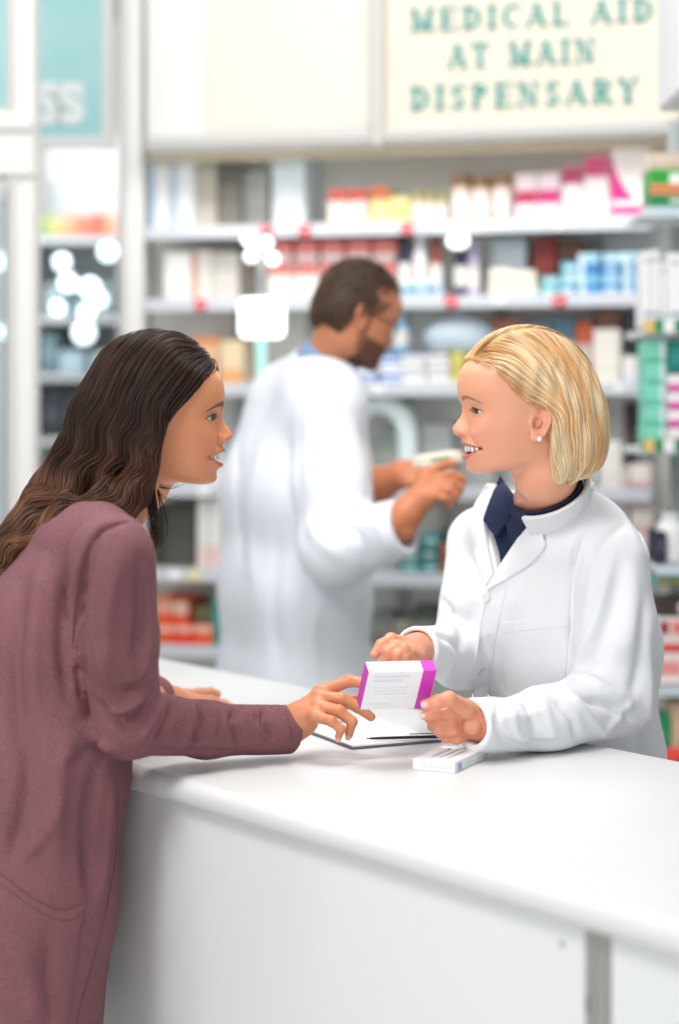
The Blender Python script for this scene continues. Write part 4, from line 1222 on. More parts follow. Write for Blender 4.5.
# ================================================================ pharmacist in the background
def build_man():
    root = thing('person', 'dark-haired bearded man in glasses and white coat standing by the shelves', 'person', (-.12, 4.25, 0))
    fr = Frame(P(349, 322, 4.18), yaw=30, pitch=20)
    prof = [(139, 60), (110, 86), (90, 95), (72, 104), (54, 107), (42, 108), (31, 105), (24, 102), (16, 105), (8, 111), (0, 117), (-6, 121), (-11, 121), (-15.5, 117),
            (-18.5, 107), (-22, 105.5), (-29, 107), (-33, 104), (-36, 103), (-42, 103), (-46, 101), (-54, 98), (-60, 99), (-70, 101), (-78, 99), (-85, 93), (-92, 80)]
    head = make_head(prof, ex=81, ez=17.5, mouth=False, mz=(-34, -35), corner=-35, mw=26, jaw=(93, -87, 8, -66), eyeo=4., smile=.3)
    skin = mat('skin_warm', (196, 128, 92), .45, vcol=True, sss=.1)
    neckpts = [fr.wor((-6, 0, -20)), P(336, 345, 4.2), P(324, 372, 4.23), P(316, 405, 4.25)]
    def head_neck(p):
        return smin(head(fr.loc(p))*F32(.001), chain(p, neckpts, [.056, .052, .058, .07], .02), .02)
    cc8 = np.array([fr.wor((x_, y_, z_)) for x_ in (-160, 150) for y_ in (-110, 110) for z_ in (-160, 170)]); a = cc8.min(0); b = cc8.max(0)
    V0 = mesh_sdf(head_neck, a-.02, b+.02, .003, safety=2.2)
    f1 = {'index': [(437, 478, 3.93), (452, 474, 3.92), (461, 478, 3.92), (464, 484, 3.92)], 'middle': [(438, 484, 3.91), (453, 482, 3.90), (460, 487, 3.90), (460, 493, 3.91)],
          'ring': [(437, 490, 3.90), (450, 490, 3.89), (456, 495, 3.89), (454, 500, 3.90)], 'pinky': [(434, 496, 3.89), (445, 498, 3.88), (450, 502, 3.89), (447, 507, 3.90)],
          'thumb': [(426, 476, 3.96), (437, 468, 3.97), (446, 464, 3.97), (455, 463, 3.96)]}
    h1, _ = hand_from_px(f1, [(385, 533, 3.90), (405, 515, 3.90), (418, 500, 3.91)], palmr=.016, wr=(.032, .029))
    V1 = mesh_sdf(h1, P(375, 560, 3.82)-np.array([0, .03, 0]), P(478, 445, 4.05), .003)
    f2 = {'index': [(412, 468, 4.12), (425, 463, 4.10), (435, 464, 4.08), (443, 467, 4.06)], 'middle': [(412, 473, 4.11), (425, 469, 4.09), (434, 470, 4.07), (441, 473, 4.06)],
          'ring': [(411, 478, 4.10), (423, 475, 4.08), (431, 477, 4.07), (437, 480, 4.06)], 'pinky': [(409, 483, 4.09), (419, 482, 4.08), (426, 484, 4.07), (430, 487, 4.06)],
          'thumb': [(408, 468, 4.14), (418, 461, 4.12), (427, 458, 4.10), (435, 458, 4.08)]}
    h2, _ = hand_from_px(f2, [(356, 488, 4.2), (380, 484, 4.17), (400, 475, 4.14)], palmr=.016, wr=(.040, .030))
    V2 = mesh_sdf(h2, P(340, 515, 4.0), P(455, 440, 4.3), .003)
    lat = np.array([-.42, .9, 0]); lat /= np.linalg.norm(lat)
    cen = [P(306, 405, 4.25), P(296, 490, 4.27), P(293, 590, 4.28), P(292, 700, 4.28)]
    S0 = P(325, 418, 4.08); E0 = P(338, 548, 3.98); W0 = P(404, 527, 3.90)
    S1 = P(296, 405, 4.44); E1 = P(330, 505, 4.36); W1 = P(378, 484, 4.17)
    def trunk(p):
        d = None
        for s in (-.09, .09):
            c = chain(p, [q+lat*s for q in cen], [.08, .10, .09, .1], .04); d = c if d is None else smin(d, c, .1)
        d = smin(d, chain(p, [S0, E0, W0], [.05, .04, .03], .02), .03)
        d = smin(d, chain(p, [S1, E1, W1], [.05, .04, .03], .02), .03)
        for s in (-.1, .1):
            hp = np.array(cen[-1])+lat*s; an = np.array([hp[0], hp[1], .09])
            d = smin(d, chain(p, [hp, (hp+an)/2, an], [.09, .06, .04], .05), .03)
        return d
    V4 = mesh_sdf(trunk, (-.5, 3.8, .05), (.3, 4.8, 1.6), .01)
    V, Q = merge([V0, V1, V2, V4]); q = fr.loc(V.astype(F32))
    col = skin_colour(q, fr, head, (200, 132, 96), (160, 90, 78), ((60, 44, 36), (12, 46, 33, 42, 36, 3)), (196, 110, 80), 0)
    x, y, z = q[:, 0], q[:, 1], q[:, 2]; ay = np.abs(y)
    beard = np.clip((-24-z+.0*x)/8, 0, 1)*np.clip((x-12)/8, 0, 1)*np.clip((z+110)/10, 0, 1)
    beard = np.maximum(beard, np.clip(1-np.abs(x-10)/10, 0, 1)*(z < 25)*(z > -60))
    beard *= (1-head.lipmask(q)); beard *= (V[:, 2] > 1.45)
    beard *= .88
    bc = np.array(s2l((74, 48, 36))); col = col*(1-beard[:, None])+bc*beard[:, None]
    col[V[:, 2] < 1.42] = s2l((196, 122, 84))
    mesh_obj('body', V, Q, skin, root, col=col)
    for s in (-1, 1): add_eye(root, fr, head, s, mat('iris_brown', (70, 48, 34), .15), mat('eye_white'))
    # glasses
    gl = MB(); G = lambda x_, y_, z_: fr.wor((x_, y_, z_))
    for s in (-1, 1):
        ring = [G(106-abs(8*math.cos(a))*.3-((31+20*math.cos(a))/60)**2*12, s*(31+20*math.cos(a)), 15+15*math.sin(a)) for a in np.linspace(0, 2*PI, 25)]
        gl.tube(ring, .0014, 8)
        gl.tube([G(96, s*51, 20), G(60, s*72, 20), G(0, s*76, 18), G(-22, s*76, 4)], .0016, 8)
    gl.tube([G(107, -11, 18), G(110, 0, 21), G(107, 11, 18)], .0014, 8)
    gl.build('glasses', [mat('glasses_frame', (36, 32, 34), .3)], root, smooth=True)
    # short hair
    def vol(p):
        q = fr.loc(p); x, y, z = q[:, 0], q[:, 1], q[:, 2]
        d = ell(q, (6, 0, 54), (99, 80, 93))
        d = smin(d, ell(q, (-30, 0, 10), (62, 72, 66)), 20)
        xh = np.interp(z, [-80, -40, -20, 20, 24, 45, 70, 90, 115, 160], [-36, -34, -34, -30, 22, 52, 62, 76, 96, 104])
        d = smax(d, (x-xh)*.8, 5); d = smax(d, -46-z-.5*(x+30), 4)
        return d*F32(.001)
    V_, Q_ = mesh_sdf(lambda p: vol(p)+.003, a, b, .005)
    mesh_obj('hair', V_, Q_, mat('hair_brown_base', (66, 50, 40), .6), root)
    Gd = [((80, 20, 100), (-.6, .3, .4)), ((0, 20, 140), (-.95, .2, -.2)), ((30, 65, 80), (-.85, 0, -.3)), ((-60, 30, 80), (-.5, 0, -.85)), ((-50, 60, 0), (-.3, 0, -.95)), ((0, 70, 50), (-.8, 0, -.6))]
    fl = flow_field(fr, Gd, 40.); n = 3500
    Vc, Qc = mesh_sdf(vol, a, b, .012); sd = Vc[RNG.integers(0, len(Vc), n)]
    V_, Q_, cc = strands(vol, fl, sd, 6, np.full(n, .004, F32), (RNG.random(n)*.003-.002).astype(F32), rad=np.full(n, .0008),
                         colf=lambda path: np.tile(np.array(s2l((92, 70, 54))), (path.shape[0], path.shape[1], 1))*RNG.uniform(.6, 1.7, (path.shape[0], 1, 1)))
    mesh_obj('hair', V_, Q_, mat('hair_brown', (90, 70, 54), .5, vcol=True), root, col=cc)
    # shirt collar then coat
    def sc(p):
        d = chain(p, [neckpts[1]*.35+neckpts[2]*.65, neckpts[2]*.3+neckpts[3]*.7], [.067, .075], .02); return d
    V_, Q_ = mesh_sdf(sc, P(270, 440, 4.1)-.0, P(385, 330, 4.4), .005)
    mesh_obj('shirt_collar', V_, Q_, mat('blue_shirt', (128, 160, 196), .8), root)
    def body_(p):
        d = None
        for s in (-.10, .10):
            c = chain(p, [q+lat*s for q in cen]+[np.array([cen[-1][0], cen[-1][1], .55])+lat*s], [.095, .125, .125, .13, .14], .05); d = c if d is None else smin(d, c, .15)
        nb = P(318, 378, 4.24)
        d = smin(d, chain(p, [nb-lat*.03, S0], [.06, .062], .02), .06); d = smin(d, chain(p, [nb+lat*.03, S1], [.06, .062], .02), .06)
        arm = chain(p, [S0, (S0+E0)/2, E0, W0+(W0-E0)*.3], [.070, .076, .074, .056], .04); arm = smax(arm, plane(p, W0, W0-E0), .004)
        a2 = chain(p, [S1, E1, E1*.5+W1*.5], [.06, .058, .05], .03); a2 = smax(a2, plane(p, E1*.5+W1*.5, W1-E1), .004)
        return smin(smin(d, arm, .012), a2, .02)
    dsp = crease_field(body_, [([(300, 420), (296, 480), (304, 540)], .012, -.007), ([(345, 560), (320, 540), (308, 520)], .012, .007), ([(340, 520), (360, 540), (368, 570)], .010, -.007), ([(365, 510), (380, 530), (390, 555)], .010, .006),
                               ([(262, 440), (250, 520), (256, 600)], .02, .006), ([(280, 520), (272, 600), (278, 670)], .014, -.006), ([(320, 600), (312, 640), (318, 680)], .012, .006), ([(240, 420), (236, 500), (240, 560)], .012, -.005),
                               ([(330, 440), (326, 490), (322, 530)], .012, .005), ([(372, 470), (368, 500), (364, 516)], .008, -.004)], 3.4, 5)
    def coat(p):
        d = body_(p)-dsp(p)-.003*wob(p, 16, 21)
        d = smax(d, -chain(p, neckpts[1:], [.066, .070, .07], .01), .004)
        d = smax(d, -smax(cap(p, E0, W0+(W0-E0)*.5, .045, .042), -plane(p, W0-(W0-E0)*.2, W0-E0), .003), .003)
        return smax(d, .5-p[:, 2], .004)
    Vc, Qc = mesh_sdf(coat, (-.6, 3.7, .48), (.4, 4.9, 1.75), .005)
    mesh_obj('lab_coat', Vc, Qc, mat('white_coat_far', (226, 230, 237), .75), root)
    surf_line('seam', coat, [(322, 395), (306, 430), (302, 480), (308, 530)], .0015, mat('coat_seam', (205, 207, 212), .8), root, d0=3.4, d1=5)
    def colr(p):
        n1 = chain(p, [neckpts[2]*.8+neckpts[1]*.2, neckpts[2]*.4+neckpts[3]*.6], [.084, .094], .02); n0 = chain(p, neckpts[1:], [.069, .074, .08], .01)
        ax = neckpts[2]-neckpts[3]
        return smax(smax(n1, -n0, .004), plane(p, neckpts[2]+ax*.1, ax), .004)
    V_, Q_ = mesh_sdf(colr, P(260, 440, 4.05), P(395, 320, 4.45), .004)
    mesh_obj('coat_collar', V_, Q_, mat('white_coat_far'), root)
    def trous(p):
        d = None
        for s in (-.1, .1):
            hp = np.array(cen[-1])+lat*s; an = np.array([hp[0], hp[1], .1])
            c = chain(p, [hp, (hp+an)/2, an], [.1, .075, .06], .05); d = c if d is None else smin(d, c, .03)
        return d
    Vt, Qt = mesh_sdf(trous, (-.5, 3.8, .04), (.4, 4.8, 1.0), .01)
    mesh_obj('trousers', Vt, Qt, mat('grey_cloth', (70, 72, 80), .85), root)
    for s in (-.1, .1):
        hp = np.array(cen[-1])+lat*s; shoe(root, np.array([hp[0], hp[1], 0]), np.array([.9, .42, 0]), mat('black_leather', (24, 22, 22), .4))
    # held white carton
    c = P(437, 459, 4.0); mb = MB(); mb.box(c, (.085, .03, .012), (-.02, .06, 0), (-.002, 0, .022), 0, .002); mb.box(c+np.array([0.0, -.0335, .0]), (.05, .014, .006), (0, .002, 0), (0, 0, .006), 1)
    tag(mb.build('medicine_box', [mat('carton_cream', (236, 232, 214), .6), mat('carton_green', (92, 140, 110), .6)], None, loc=c-np.array([0, 0, .011])), 'cream medicine box held in the hands of the man in glasses', 'box')
# ================================================================ the shop
A10 = math.radians(13)
WA = np.array([math.cos(A10), -math.sin(A10), 0]); WN = np.array([-math.sin(A10), -math.cos(A10), 0]); W00 = P(145, 407, 5.7)
def WP(px, py, off):
    r = np.array([(px-CX)/F, 1, -(py-HY)/F]); o = np.array([0, 0, H])
    t = ((W00+WN*off-o)@WN)/(r@WN); return o+r*t
def struct(name, mb, mats):
    o = mb.build(name, mats); o['kind'] = 'structure'; return o
UU = np.array([-.605, .796, 0]); UU = UU/np.linalg.norm(UU); NN = np.array([.796, .605, 0]); NN = NN/np.linalg.norm(NN); Q0 = np.array([-.298, 2.7, 0])
Z1 = np.array([0, 0, 1.])
def cp(s, n, z): return Q0-UU*s+NN*n+Z1*z        # s>0 runs towards the camera-right end
def extrude(prof, s0, s1, nseg=1):
    """prof (n,z) closed loop extruded along the counter"""
    K = len(prof); V = [cp(s, n, z) for s in (s0, s1) for n, z in prof]
    Fc = [(i, (i+1) % K, K+(i+1) % K, K+i) for i in range(K)]+[tuple(range(K))[::-1], tuple(K+i for i in range(K))]
    return V, Fc
def build_counter():
    lam = mat('white_laminate', (213, 214, 214), .34, spec=.35, noise=(2.5, .25, (226, 228, 228)), bump=(14, .03, .001))
    pan = mat('grey_panel', (224, 226, 227), .45, noise=(1.6, .35, (202, 205, 207)))
    root = thing('service_counter', 'long white laminate pharmacy counter with rounded edge and grey front panels', 'counter', cp(.4, .33, 0))
    pr = [(.66, ZC)]; r = .018; t = .038
    pr = []
    for a in np.linspace(0, PI/2, 7): pr.append((.66-r+r*math.sin(a), ZC-r+r*math.cos(a)))
    for a in np.linspace(PI/2, PI, 7): pr.append((.66-r+r*math.sin(a), ZC-t+r+r*math.cos(a)))
    for a in np.linspace(PI, 1.5*PI, 7): pr.append((0+r+r*math.sin(a), ZC-t+r+r*math.cos(a)))
    for a in np.linspace(1.5*PI, 2*PI, 9): pr.append((0+r*1.0+r*math.sin(a), ZC-r+r*math.cos(a)))
    mb = MB(); V, Fc = extrude(pr, -1.45, 1.9); mb.add(V, Fc); o = mb.build('worktop', [lam], root, smooth=True)
    o.modifiers.new('n', 'EDGE_SPLIT').split_angle = math.radians(40)
    sj = .905
    for k, (a, b) in enumerate(((-1.4, sj-.018), (sj+.022, 1.86))):
        mb = MB(); c = cp((a+b)/2, .035, (ZC-t+.08)/2); mb.box(c, -UU*(b-a), NN*.02, Z1*(ZC-t-.08), 0, .0015)
        mb.build('front_panel', [pan], root)
    mb = MB(); mb.box(cp(.23, .62, (ZC-t+.08)/2), -UU*3.26, NN*.02, Z1*(ZC-t-.08), 0, .0015); mb.build('back_panel', [pan], root)
    mb = MB(); mb.box(cp(.23, .33, .04), -UU*3.2, NN*.5, Z1*.08); mb.build('plinth', [mat('plinth_grey', (120, 122, 125), .5)], root)
    for s in (-1.39, 1.85):
        mb = MB(); mb.box(cp(s, .33, (ZC-t+.08)/2), -UU*.018, NN*.55, Z1*(ZC-t-.08), 0, .001); mb.build('end_panel', [pan], root)
    # slotted metal upright between the panels
    al = mat('brushed_aluminium', (186, 184, 180), .35, metal=.7); dk = mat('slot_dark', (70, 68, 66), .6)
    mb = MB(); mb.box(cp(sj, .040, (ZC-t+.08)/2), -UU*.036, NN*.02, Z1*(ZC-t-.082), 0, .001)
    mb.box(cp(sj-.010, .0285, (ZC-t+.08)/2), -UU*.004, NN*.006, Z1*(ZC-t-.09), 0, .0005); mb.box(cp(sj+.012, .0285, (ZC-t+.08)/2), -UU*.004, NN*.006, Z1*(ZC-t-.09), 0, .0005)
    z = .12
    while z < ZC-t-.05:
        mb.box(cp(sj-.0145, .0292, z), -UU*.005, NN*.003, Z1*.016, 1); z += .034
    mb.build('slotted_upright', [al, dk], root)
    mb = MB(); mb.lathe(cp(.855, .0245, .925), [(.0005, -.001), (.003, 0), (.0035, .0015), (.0005, .002)], 12, ax=-NN); mb.build('screw', [al], root, smooth=True)
    # clipboard with sheets
    N = PZ(352, 748, ZC+.003); v2 = np.array([.135, .064, 0]); v2 /= np.linalg.norm(v2); v1 = np.array([-v2[1], v2[0], 0]); v1 = v1*1.0
    Wd, Ld = .152, .215
    c = N+v2*Wd/2+v1*Ld/2
    r_ = thing('clipboard', 'dark clipboard with white sheets lying on the counter under the held carton', 'clipboard', (c[0], c[1], ZC))
    mb = MB(); mb.box((c[0], c[1], ZC+.0016), v2*Wd, v1*Ld, Z1*.0022, 0, .0008); mb.build('board', [mat('board_dark', (98, 92, 104), .4)], r_)
    for k in range(4):
        j = .0015*k; mb = MB(); mb.box((c[0]-v2[0]*.001*k, c[1]+.002, ZC+.0036+k*.0006), v2*(Wd-.004-j), v1*(Ld-.006-j), Z1*.0005); mb.build('paper_sheet', [mat('paper_white', (240, 241, 243), .7)], r_)
    mb = MB(); cc = c+v1*(Ld/2-.012); mb.box((cc[0], cc[1], ZC+.009), v2*.05, v1*.016, Z1*.007, 0, .002); mb.tube([(cc[0]-v2[0]*.02, cc[1]-v2[1]*.02, ZC+.014), (cc[0]+v2[0]*.02, cc[1]+v2[1]*.02, ZC+.014)], .003, 10); mb.build('clip', [al], r_)
    a = PZ(366, 738.5, ZC+.010); b = PZ(441, 736.5, ZC+.010); dpen = (b-a)/np.linalg.norm(b-a)
    pr_ = thing('pen', 'slim dark pen lying across the white sheets below the held carton', 'pen', (a[0]*.5+b[0]*.5, a[1]*.5+b[1]*.5, ZC+.006))
    mb = MB(); mb.lathe(a, [(.0006, 0), (.0020, .010), (.0024, .02), (.0024, .10)], 12, ax=dpen); mb.build('barrel', [mat('pen_black', (34, 34, 40), .3)], pr_, smooth=True)
    L = np.linalg.norm(b-a); mb = MB(); mb.lathe(a+dpen*.099, [(.0027, 0), (.0027, L-.103), (.002, L-.099)], 12, ax=dpen); mb.box(a+dpen*(L-.03)+Z1*.005, dpen*.036, np.cross(dpen, Z1)*.002, Z1*.0012); mb.build('cap', [mat('pen_black')], pr_)
    # flat carton on the counter
    zt = ZC+.016; Nn = PZ(455, 762, zt); d2 = np.array([.43, .903, 0]); d1 = np.array([-.903, .43, 0]); L2, L1 = .112, .064
    c = Nn+d2*L2/2+d1*L1/2; c[2] = ZC+.008
    mb = MB(); mb.box(c, d2*L2, d1*L1, Z1*.016, 0, .0008)
    f = Nn-d1*.0003; 
    for q, (s, w_, hh, m) in enumerate(((.012, .012, .009, 1), (.040, .030, .003, 2), (.080, .045, .003, 2))):
        mb.box(Nn+d2*(s+w_/2)-d1*.0002+Z1*(-.009), d2*w_, d1*.0006, Z1*hh, m)
    for q in range(4): mb.box(Nn+d1*(.010+.012*q)-d2*.0002+Z1*(-.009), d1*.008, d2*.0006, Z1*.004, 2)
    for q in range(3): mb.box(c+Z1*.0092+d1*(.012-.012*q), d2*.07, d1*.004, Z1*.0005, 2)
    tag(mb.build('medicine_carton', [mat('carton_white', (238, 239, 242), .45), mat('print_blue', (150, 172, 216), .5), mat('print_pale_grey', (224, 226, 232), .6)], None, loc=(c[0], c[1], ZC)),
        'small flat white carton with pale blue print lying on the counter', 'box')
    # held box
    TL, w, h, d = med_box_frame()
    c = TL+w/2+h/2+d/2; ww, hh, dd = [v/np.linalg.norm(v) for v in (w, h, d)]
    lw, lh, ld = [np.linalg.norm(v) for v in (w, h, d)]
    r_ = thing('medicine_box', 'white medicine box with magenta stripe and end held up between the two women', 'box', c)
    mb = MB(); mb.box(c, w, h, d, 0, .0012); mb.build('carton', [mat('carton_white')], r_)
    mg = mat('print_magenta', (206, 52, 190), .4)
    mb = MB(); bw = .195*lw
    mb.box(c+ww*(lw*.5-bw*.5-.001)-dd*(ld/2), ww*bw, hh*(lh-.001), dd*.0006, 0); mb.box(c+ww*(lw*.5-bw*.5-.001)-hh*(lh/2), ww*bw, dd*(ld-.001), hh*.0006, 0)
    mb.build('magenta_band', [mg], r_)
    mb = MB(); mb.box(c-ww*(lw/2), hh*(lh-.001), dd*(ld-.001), ww*.0006, 0); mb.build('magenta_end', [mg], r_)
    mb = MB()
    for k, (a0, a1, hz) in enumerate(((.10, .62, .13), (.10, .52, .24), (.14, .66, .42), (.14, .60, .50), (.14, .64, .58), (.10, .40, .84))):
        mb.box(c-ww*lw*.5+ww*lw*(a0+a1)/2-hh*lh*.5+hh*lh*hz-dd*(ld/2), ww*lw*(a1-a0), hh*(.0045 if k < 2 else .0022), dd*.0005)
    mb.build('printed_text', [mat('print_faint', (222, 222, 230), .5)], r_)

# ---------------------------------------------------------------- stock
SHELF_Z = []
def aligned_box(mb, px0, px1, zb, pyt, off, dep, m=0, bev=.003, zt=None):
    off = max(off, .20); dep = min(dep, off-.105)
    """box whose front face spans px0..px1 at wall offset off; stands on height zb; top at photo row pyt (or zt)"""
    a = WP(px0, HY, off); b = WP(px1, HY, off)
    w = np.linalg.norm(b-a); c = (a+b)/2
    if zt is None: zt = WP((px0+px1)/2, pyt, off)[2]
    up = [z for z in SHELF_Z if z > zb+.03]
    if up: zt = min(zt, min(up)-.036)
    h = zt-zb
    c = np.array([c[0], c[1], 0])-WN*dep/2+Z1*(zb+h/2)
    mb.box(c, WA*w, WN*dep, Z1*h, m, min(bev, w*.2)); return c+WN*dep/2, w, h
def prints(mb, c, w, h, dep, style, m1, m2=None):
    """printed areas on the front face, real thin ink panels"""
    f = c+WN*.0004
    def pan(u0, u1, v0, v1, m): mb.box(f+WA*w*((u0+u1)/2-.5)+Z1*h*((v0+v1)/2-.5), WA*w*(u1-u0), Z1*h*(v1-v0), WN*.0012, m)
    if style == 'low': pan(.02, .98, .04, .34, m1)
    elif style == 'high': pan(.02, .98, .66, .97, m1)
    elif style == 'mid': pan(.02, .98, .36, .64, m1)
    elif style == 'side': pan(.02, .3, .03, .97, m1)
    elif style == 'tag': pan(.2, .8, .3, .62, m1)
    elif style == 'two': pan(.02, .98, .70, .96, m1); pan(.02, .98, .06, .2, m2 if m2 is not None else m1)
    elif style == 'swoosh':
        N = 14; V = []; 
        for i in range(N+1):
            t = i/N; V.append(f+WA*w*(-.49)+Z1*h*(.46-.72*t)); V.append(f+WA*w*(-.49+.62*t**2.2)+Z1*h*(.46-.72*t))
        V2 = [v+WN*.0008 for v in V]; Fc = [(2*i, 2*i+1, 2*i+3, 2*i+2) for i in range(N)]
        mb.add(V2, Fc, m1)
        pan(.02, .98, .05, .16, m1)
def cm(rgb, rough=.55): return mat('print_%d_%d_%d' % rgb, rgb, rough)
def carton(px0, px1, zb, pyt, off, dep, rgb, style, rgb2, label, cat='box', name='medicine_carton', group=None, rgb3=None, zt=None):
    mb = MB(); c, w, h = aligned_box(mb, px0, px1, zb, pyt, off, dep, 0, .003, zt)
    prints(mb, c, w, h, dep, style, 1, 2)
    return tag(mb.build(name, [cm(rgb), cm(rgb2 or rgb), cm(rgb3 or rgb2 or rgb)], None, loc=(c[0], c[1], zb)), label, cat, group)
def bottle(px, r_px, zb, pyt, off, rgb, caprgb, label, name='bottle', group=None, jar=False):
    p = WP(px, HY, off); s = p[1]/F; r = r_px*s; zt = WP(px, pyt, off)[2]; h = zt-zb; p = np.array([p[0], p[1], zb])
    rt = thing(name, label, 'jar' if jar else 'bottle', p, group)
    mb = MB()
    if jar: mb.lathe(p, [(r*.96, 0), (r, .006), (r, h*.70), (r*.9, h*.76)], 20)
    else: mb.lathe(p, [(r*.95, 0), (r, .006), (r, h*.62), (r*.8, h*.72), (r*.4, h*.80), (r*.4, h*.84)], 20)
    mb.lathe(p+Z1*h*.18, [(r*1.01, 0), (r*1.012, .002), (r*1.012, h*.36), (r*1.01, h*.362)], 20, m=1)
    mb.build('body', [cm(rgb), cm((236, 232, 226))], rt, smooth=True)
    mb = MB(); rc = r*1.02 if jar else r*.55
    mb.lathe(p+Z1*h*(.74 if jar else .82), [(rc, 0), (rc, h*(.24 if jar else .16)), (rc*.9, h*(.26 if jar else .18))], 20); mb.build('lid', [cm(caprgb)], rt, smooth=False)
ORD = ['lowest', 'second', 'third', 'fourth', 'fifth', 'sixth']
def stack(px0, px1, zb, pyt, n, off, dep, rgbs, style, rgb2, where, what, name='medicine_carton', group=None):
    zt = WP((px0+px1)/2, pyt, off)[2]; hh = (zt-zb)/n
    for k in range(n):
        j = RNG.uniform(-1.5, 1.5); pos = 'lowest' if k == 0 else ('topmost' if k == n-1 else ORD[k]+' from bottom')
        carton(px0+j, px1+j, zb+k*hh, None, off, dep, rgbs[k % len(rgbs)], style, rgb2, '%s, %s in the pile %s' % (what, pos, where), name=name, group=group, zt=zb+(k+1)*hh-.0008)
def shelf(name_, px0, px1, py, off, dep, label, th=.022, tags=()):
    zb = WP((px0+px1)/2, py, off)[2]
    a = WP(px0, HY, off); b = WP(px1, HY, off); w = np.linalg.norm(b-a); c = (a+b)/2
    SHELF_Z.append(zb)
    r_ = thing('shelf', label, 'shelf', (c[0], c[1], zb-th))
    mb = MB(); c0 = np.array([c[0], c[1], 0])-WN*dep/2+Z1*(zb-th/2)
    mb.box(c0, WA*w, WN*dep, Z1*th, 0, .002); mb.build('board', [mat('shelf_grey', (226, 228, 231), .4)], r_)
    mb = MB(); cf = np.array([c[0], c[1], 0])+WN*.006+Z1*(zb-th*.5-.004); mb.box(cf, WA*(w-.004), WN*.008, Z1*(th+.014), 0, .002)
    mb.build('price_rail', [mat('rail_grey', (208, 212, 220), .35)], r_)
    for (tx, rgb) in tags:
        q = WP(tx, HY, off); q = np.array([q[0], q[1], 0])+WN*.014+Z1*(zb-th*.5-.004)
        mb = MB(); mb.box(q, WA*.034, WN*.003, Z1*.030, 0, .001); mb.box(q+WN*.002, WA*.022, WN*.001, Z1*.004, 1)
        mb.build('price_tag', [cm(rgb), cm((250, 250, 250))], r_)
    return zb
def build_shop():
    # ---- shell
    mb = MB(); mb.box((0.4, 3.4, -.01), (9, 0, 0), (0, 10.5, 0), (0, 0, .02)); struct('floor', mb, [mat('floor_vinyl', (214, 212, 208), .3, noise=(5, .3, (200, 198, 194)))])
    g = mat('wall_grey', (232, 231, 226), .7, noise=(3, .3, (224, 224, 220)))
    mb = MB(); a = WP(141, HY, 0); b = WP(760, HY, 0); c = (a+b)/2; mb.box(np.array([c[0], c[1], 1.5])+WN*.055, WA*np.linalg.norm(b-a), WN*.07, Z1*3.0); struct('wall_back', mb, [g])
    cr = mat('frame_white', (226, 224, 220), .4)
    # column between the glass and the shelves
    def colm(px0, px1, d, z0, z1, dep, name, m, kind=True):
        a = P(px0, HY, d); b = P(px1, HY, d); mb = MB(); c = (a+b)/2
        mb.box((c[0], c[1]+dep/2, (z0+z1)/2), (b[0]-a[0], 0, 0), (0, dep, 0), (0, 0, z1-z0), 0, .006)
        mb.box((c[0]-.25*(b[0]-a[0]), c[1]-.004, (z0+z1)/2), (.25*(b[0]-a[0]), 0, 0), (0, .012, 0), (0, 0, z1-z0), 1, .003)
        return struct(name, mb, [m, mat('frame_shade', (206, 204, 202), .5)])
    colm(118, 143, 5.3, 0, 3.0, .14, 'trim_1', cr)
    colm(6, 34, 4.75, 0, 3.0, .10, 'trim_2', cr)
    mb = MB(); a = P(-60, 112, 4.74); b = P(34, 176, 4.74); mb.box(((a[0]+b[0])/2, 4.78, (a[2]+b[2])/2), (b[0]-a[0], 0, 0), (0, .09, 0), (0, 0, a[2]-b[2]), 0, .006)
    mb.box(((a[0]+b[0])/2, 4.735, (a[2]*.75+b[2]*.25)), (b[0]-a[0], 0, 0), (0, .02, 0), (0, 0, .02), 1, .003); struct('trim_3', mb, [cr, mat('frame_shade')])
    # glass leaf at far left
    gl = mat('clear_glass', (232, 244, 246), .03, trans=.95, ior=1.45, spec=.5)
    dr = MB(); a = P(-60, 176, 4.8); b = P(4, 1000, 4.8); dr.box(((a[0]+b[0])/2, 4.83, 1.0), (b[0]-a[0], 0, 0), (0, .008, 0), (0, 0, 2.06)); dob = struct('window_1', dr, [gl])
    mb = MB(); p = P(6, HY, 4.8); mb.box((p[0], 4.83, 1.0), (.014, 0, 0), (0, .03, 0), (0, 0, 2.1)); o = mb.build('window_frame', [mat('gasket_dark', (96, 104, 112), .5)], dob)
    # far bright wall and floor-to-ceiling daylight wall beyond the glass
    mb = MB(); mb.box((-1.9, 8.4, 1.6), (3.2, 0, 0), (0, .08, 0), (0, 0, 3.2)); struct('wall_far', mb, [mat('wall_white', (240, 240, 240), .8)])
    # posters
    def poster(px0, px1, py0, py1, d, label, txt, tx, ty):
        a = P(px0, py0, d); b = P(px1, py1, d); c = (a+b)/2; w = b[0]-a[0]; h = a[2]-b[2]
        r_ = thing('poster', label, 'poster', (c[0], d, b[2]))
        mb = MB(); fr_ = .035
        for sx in (-1, 1): mb.box((c[0]+sx*(w/2+fr_/2), d, c[2]), (fr_, 0, 0), (0, .03, 0), (0, 0, h+2*fr_), 0, .003)
        for sz in (-1, 1): mb.box((c[0], d, c[2]+sz*(h/2+fr_/2)), (w, 0, 0), (0, .03, 0), (0, 0, fr_), 0, .003)
        mb.build('frame', [mat('poster_frame', (236, 236, 234), .4)], r_)
        m = mat('poster_teal', (166, 220, 222), .5, noise=(3.2, .55, (204, 236, 236)))
        mb = MB(); mb.box((c[0], d+.005, c[2]), (w, 0, 0), (0, .008, 0), (0, 0, h)); mb.build('panel', [m], r_)
        if txt:
            q = P(tx, ty, d-.004); text('lettering', txt, q, .108, 0, mat('letter_white', (246, 250, 250), .5), r_, .002, bold=.010)
    poster(37, 102, -60, 137, 5.45, 'large teal poster with white letters SS behind the glass', 'SS', 35, 121)
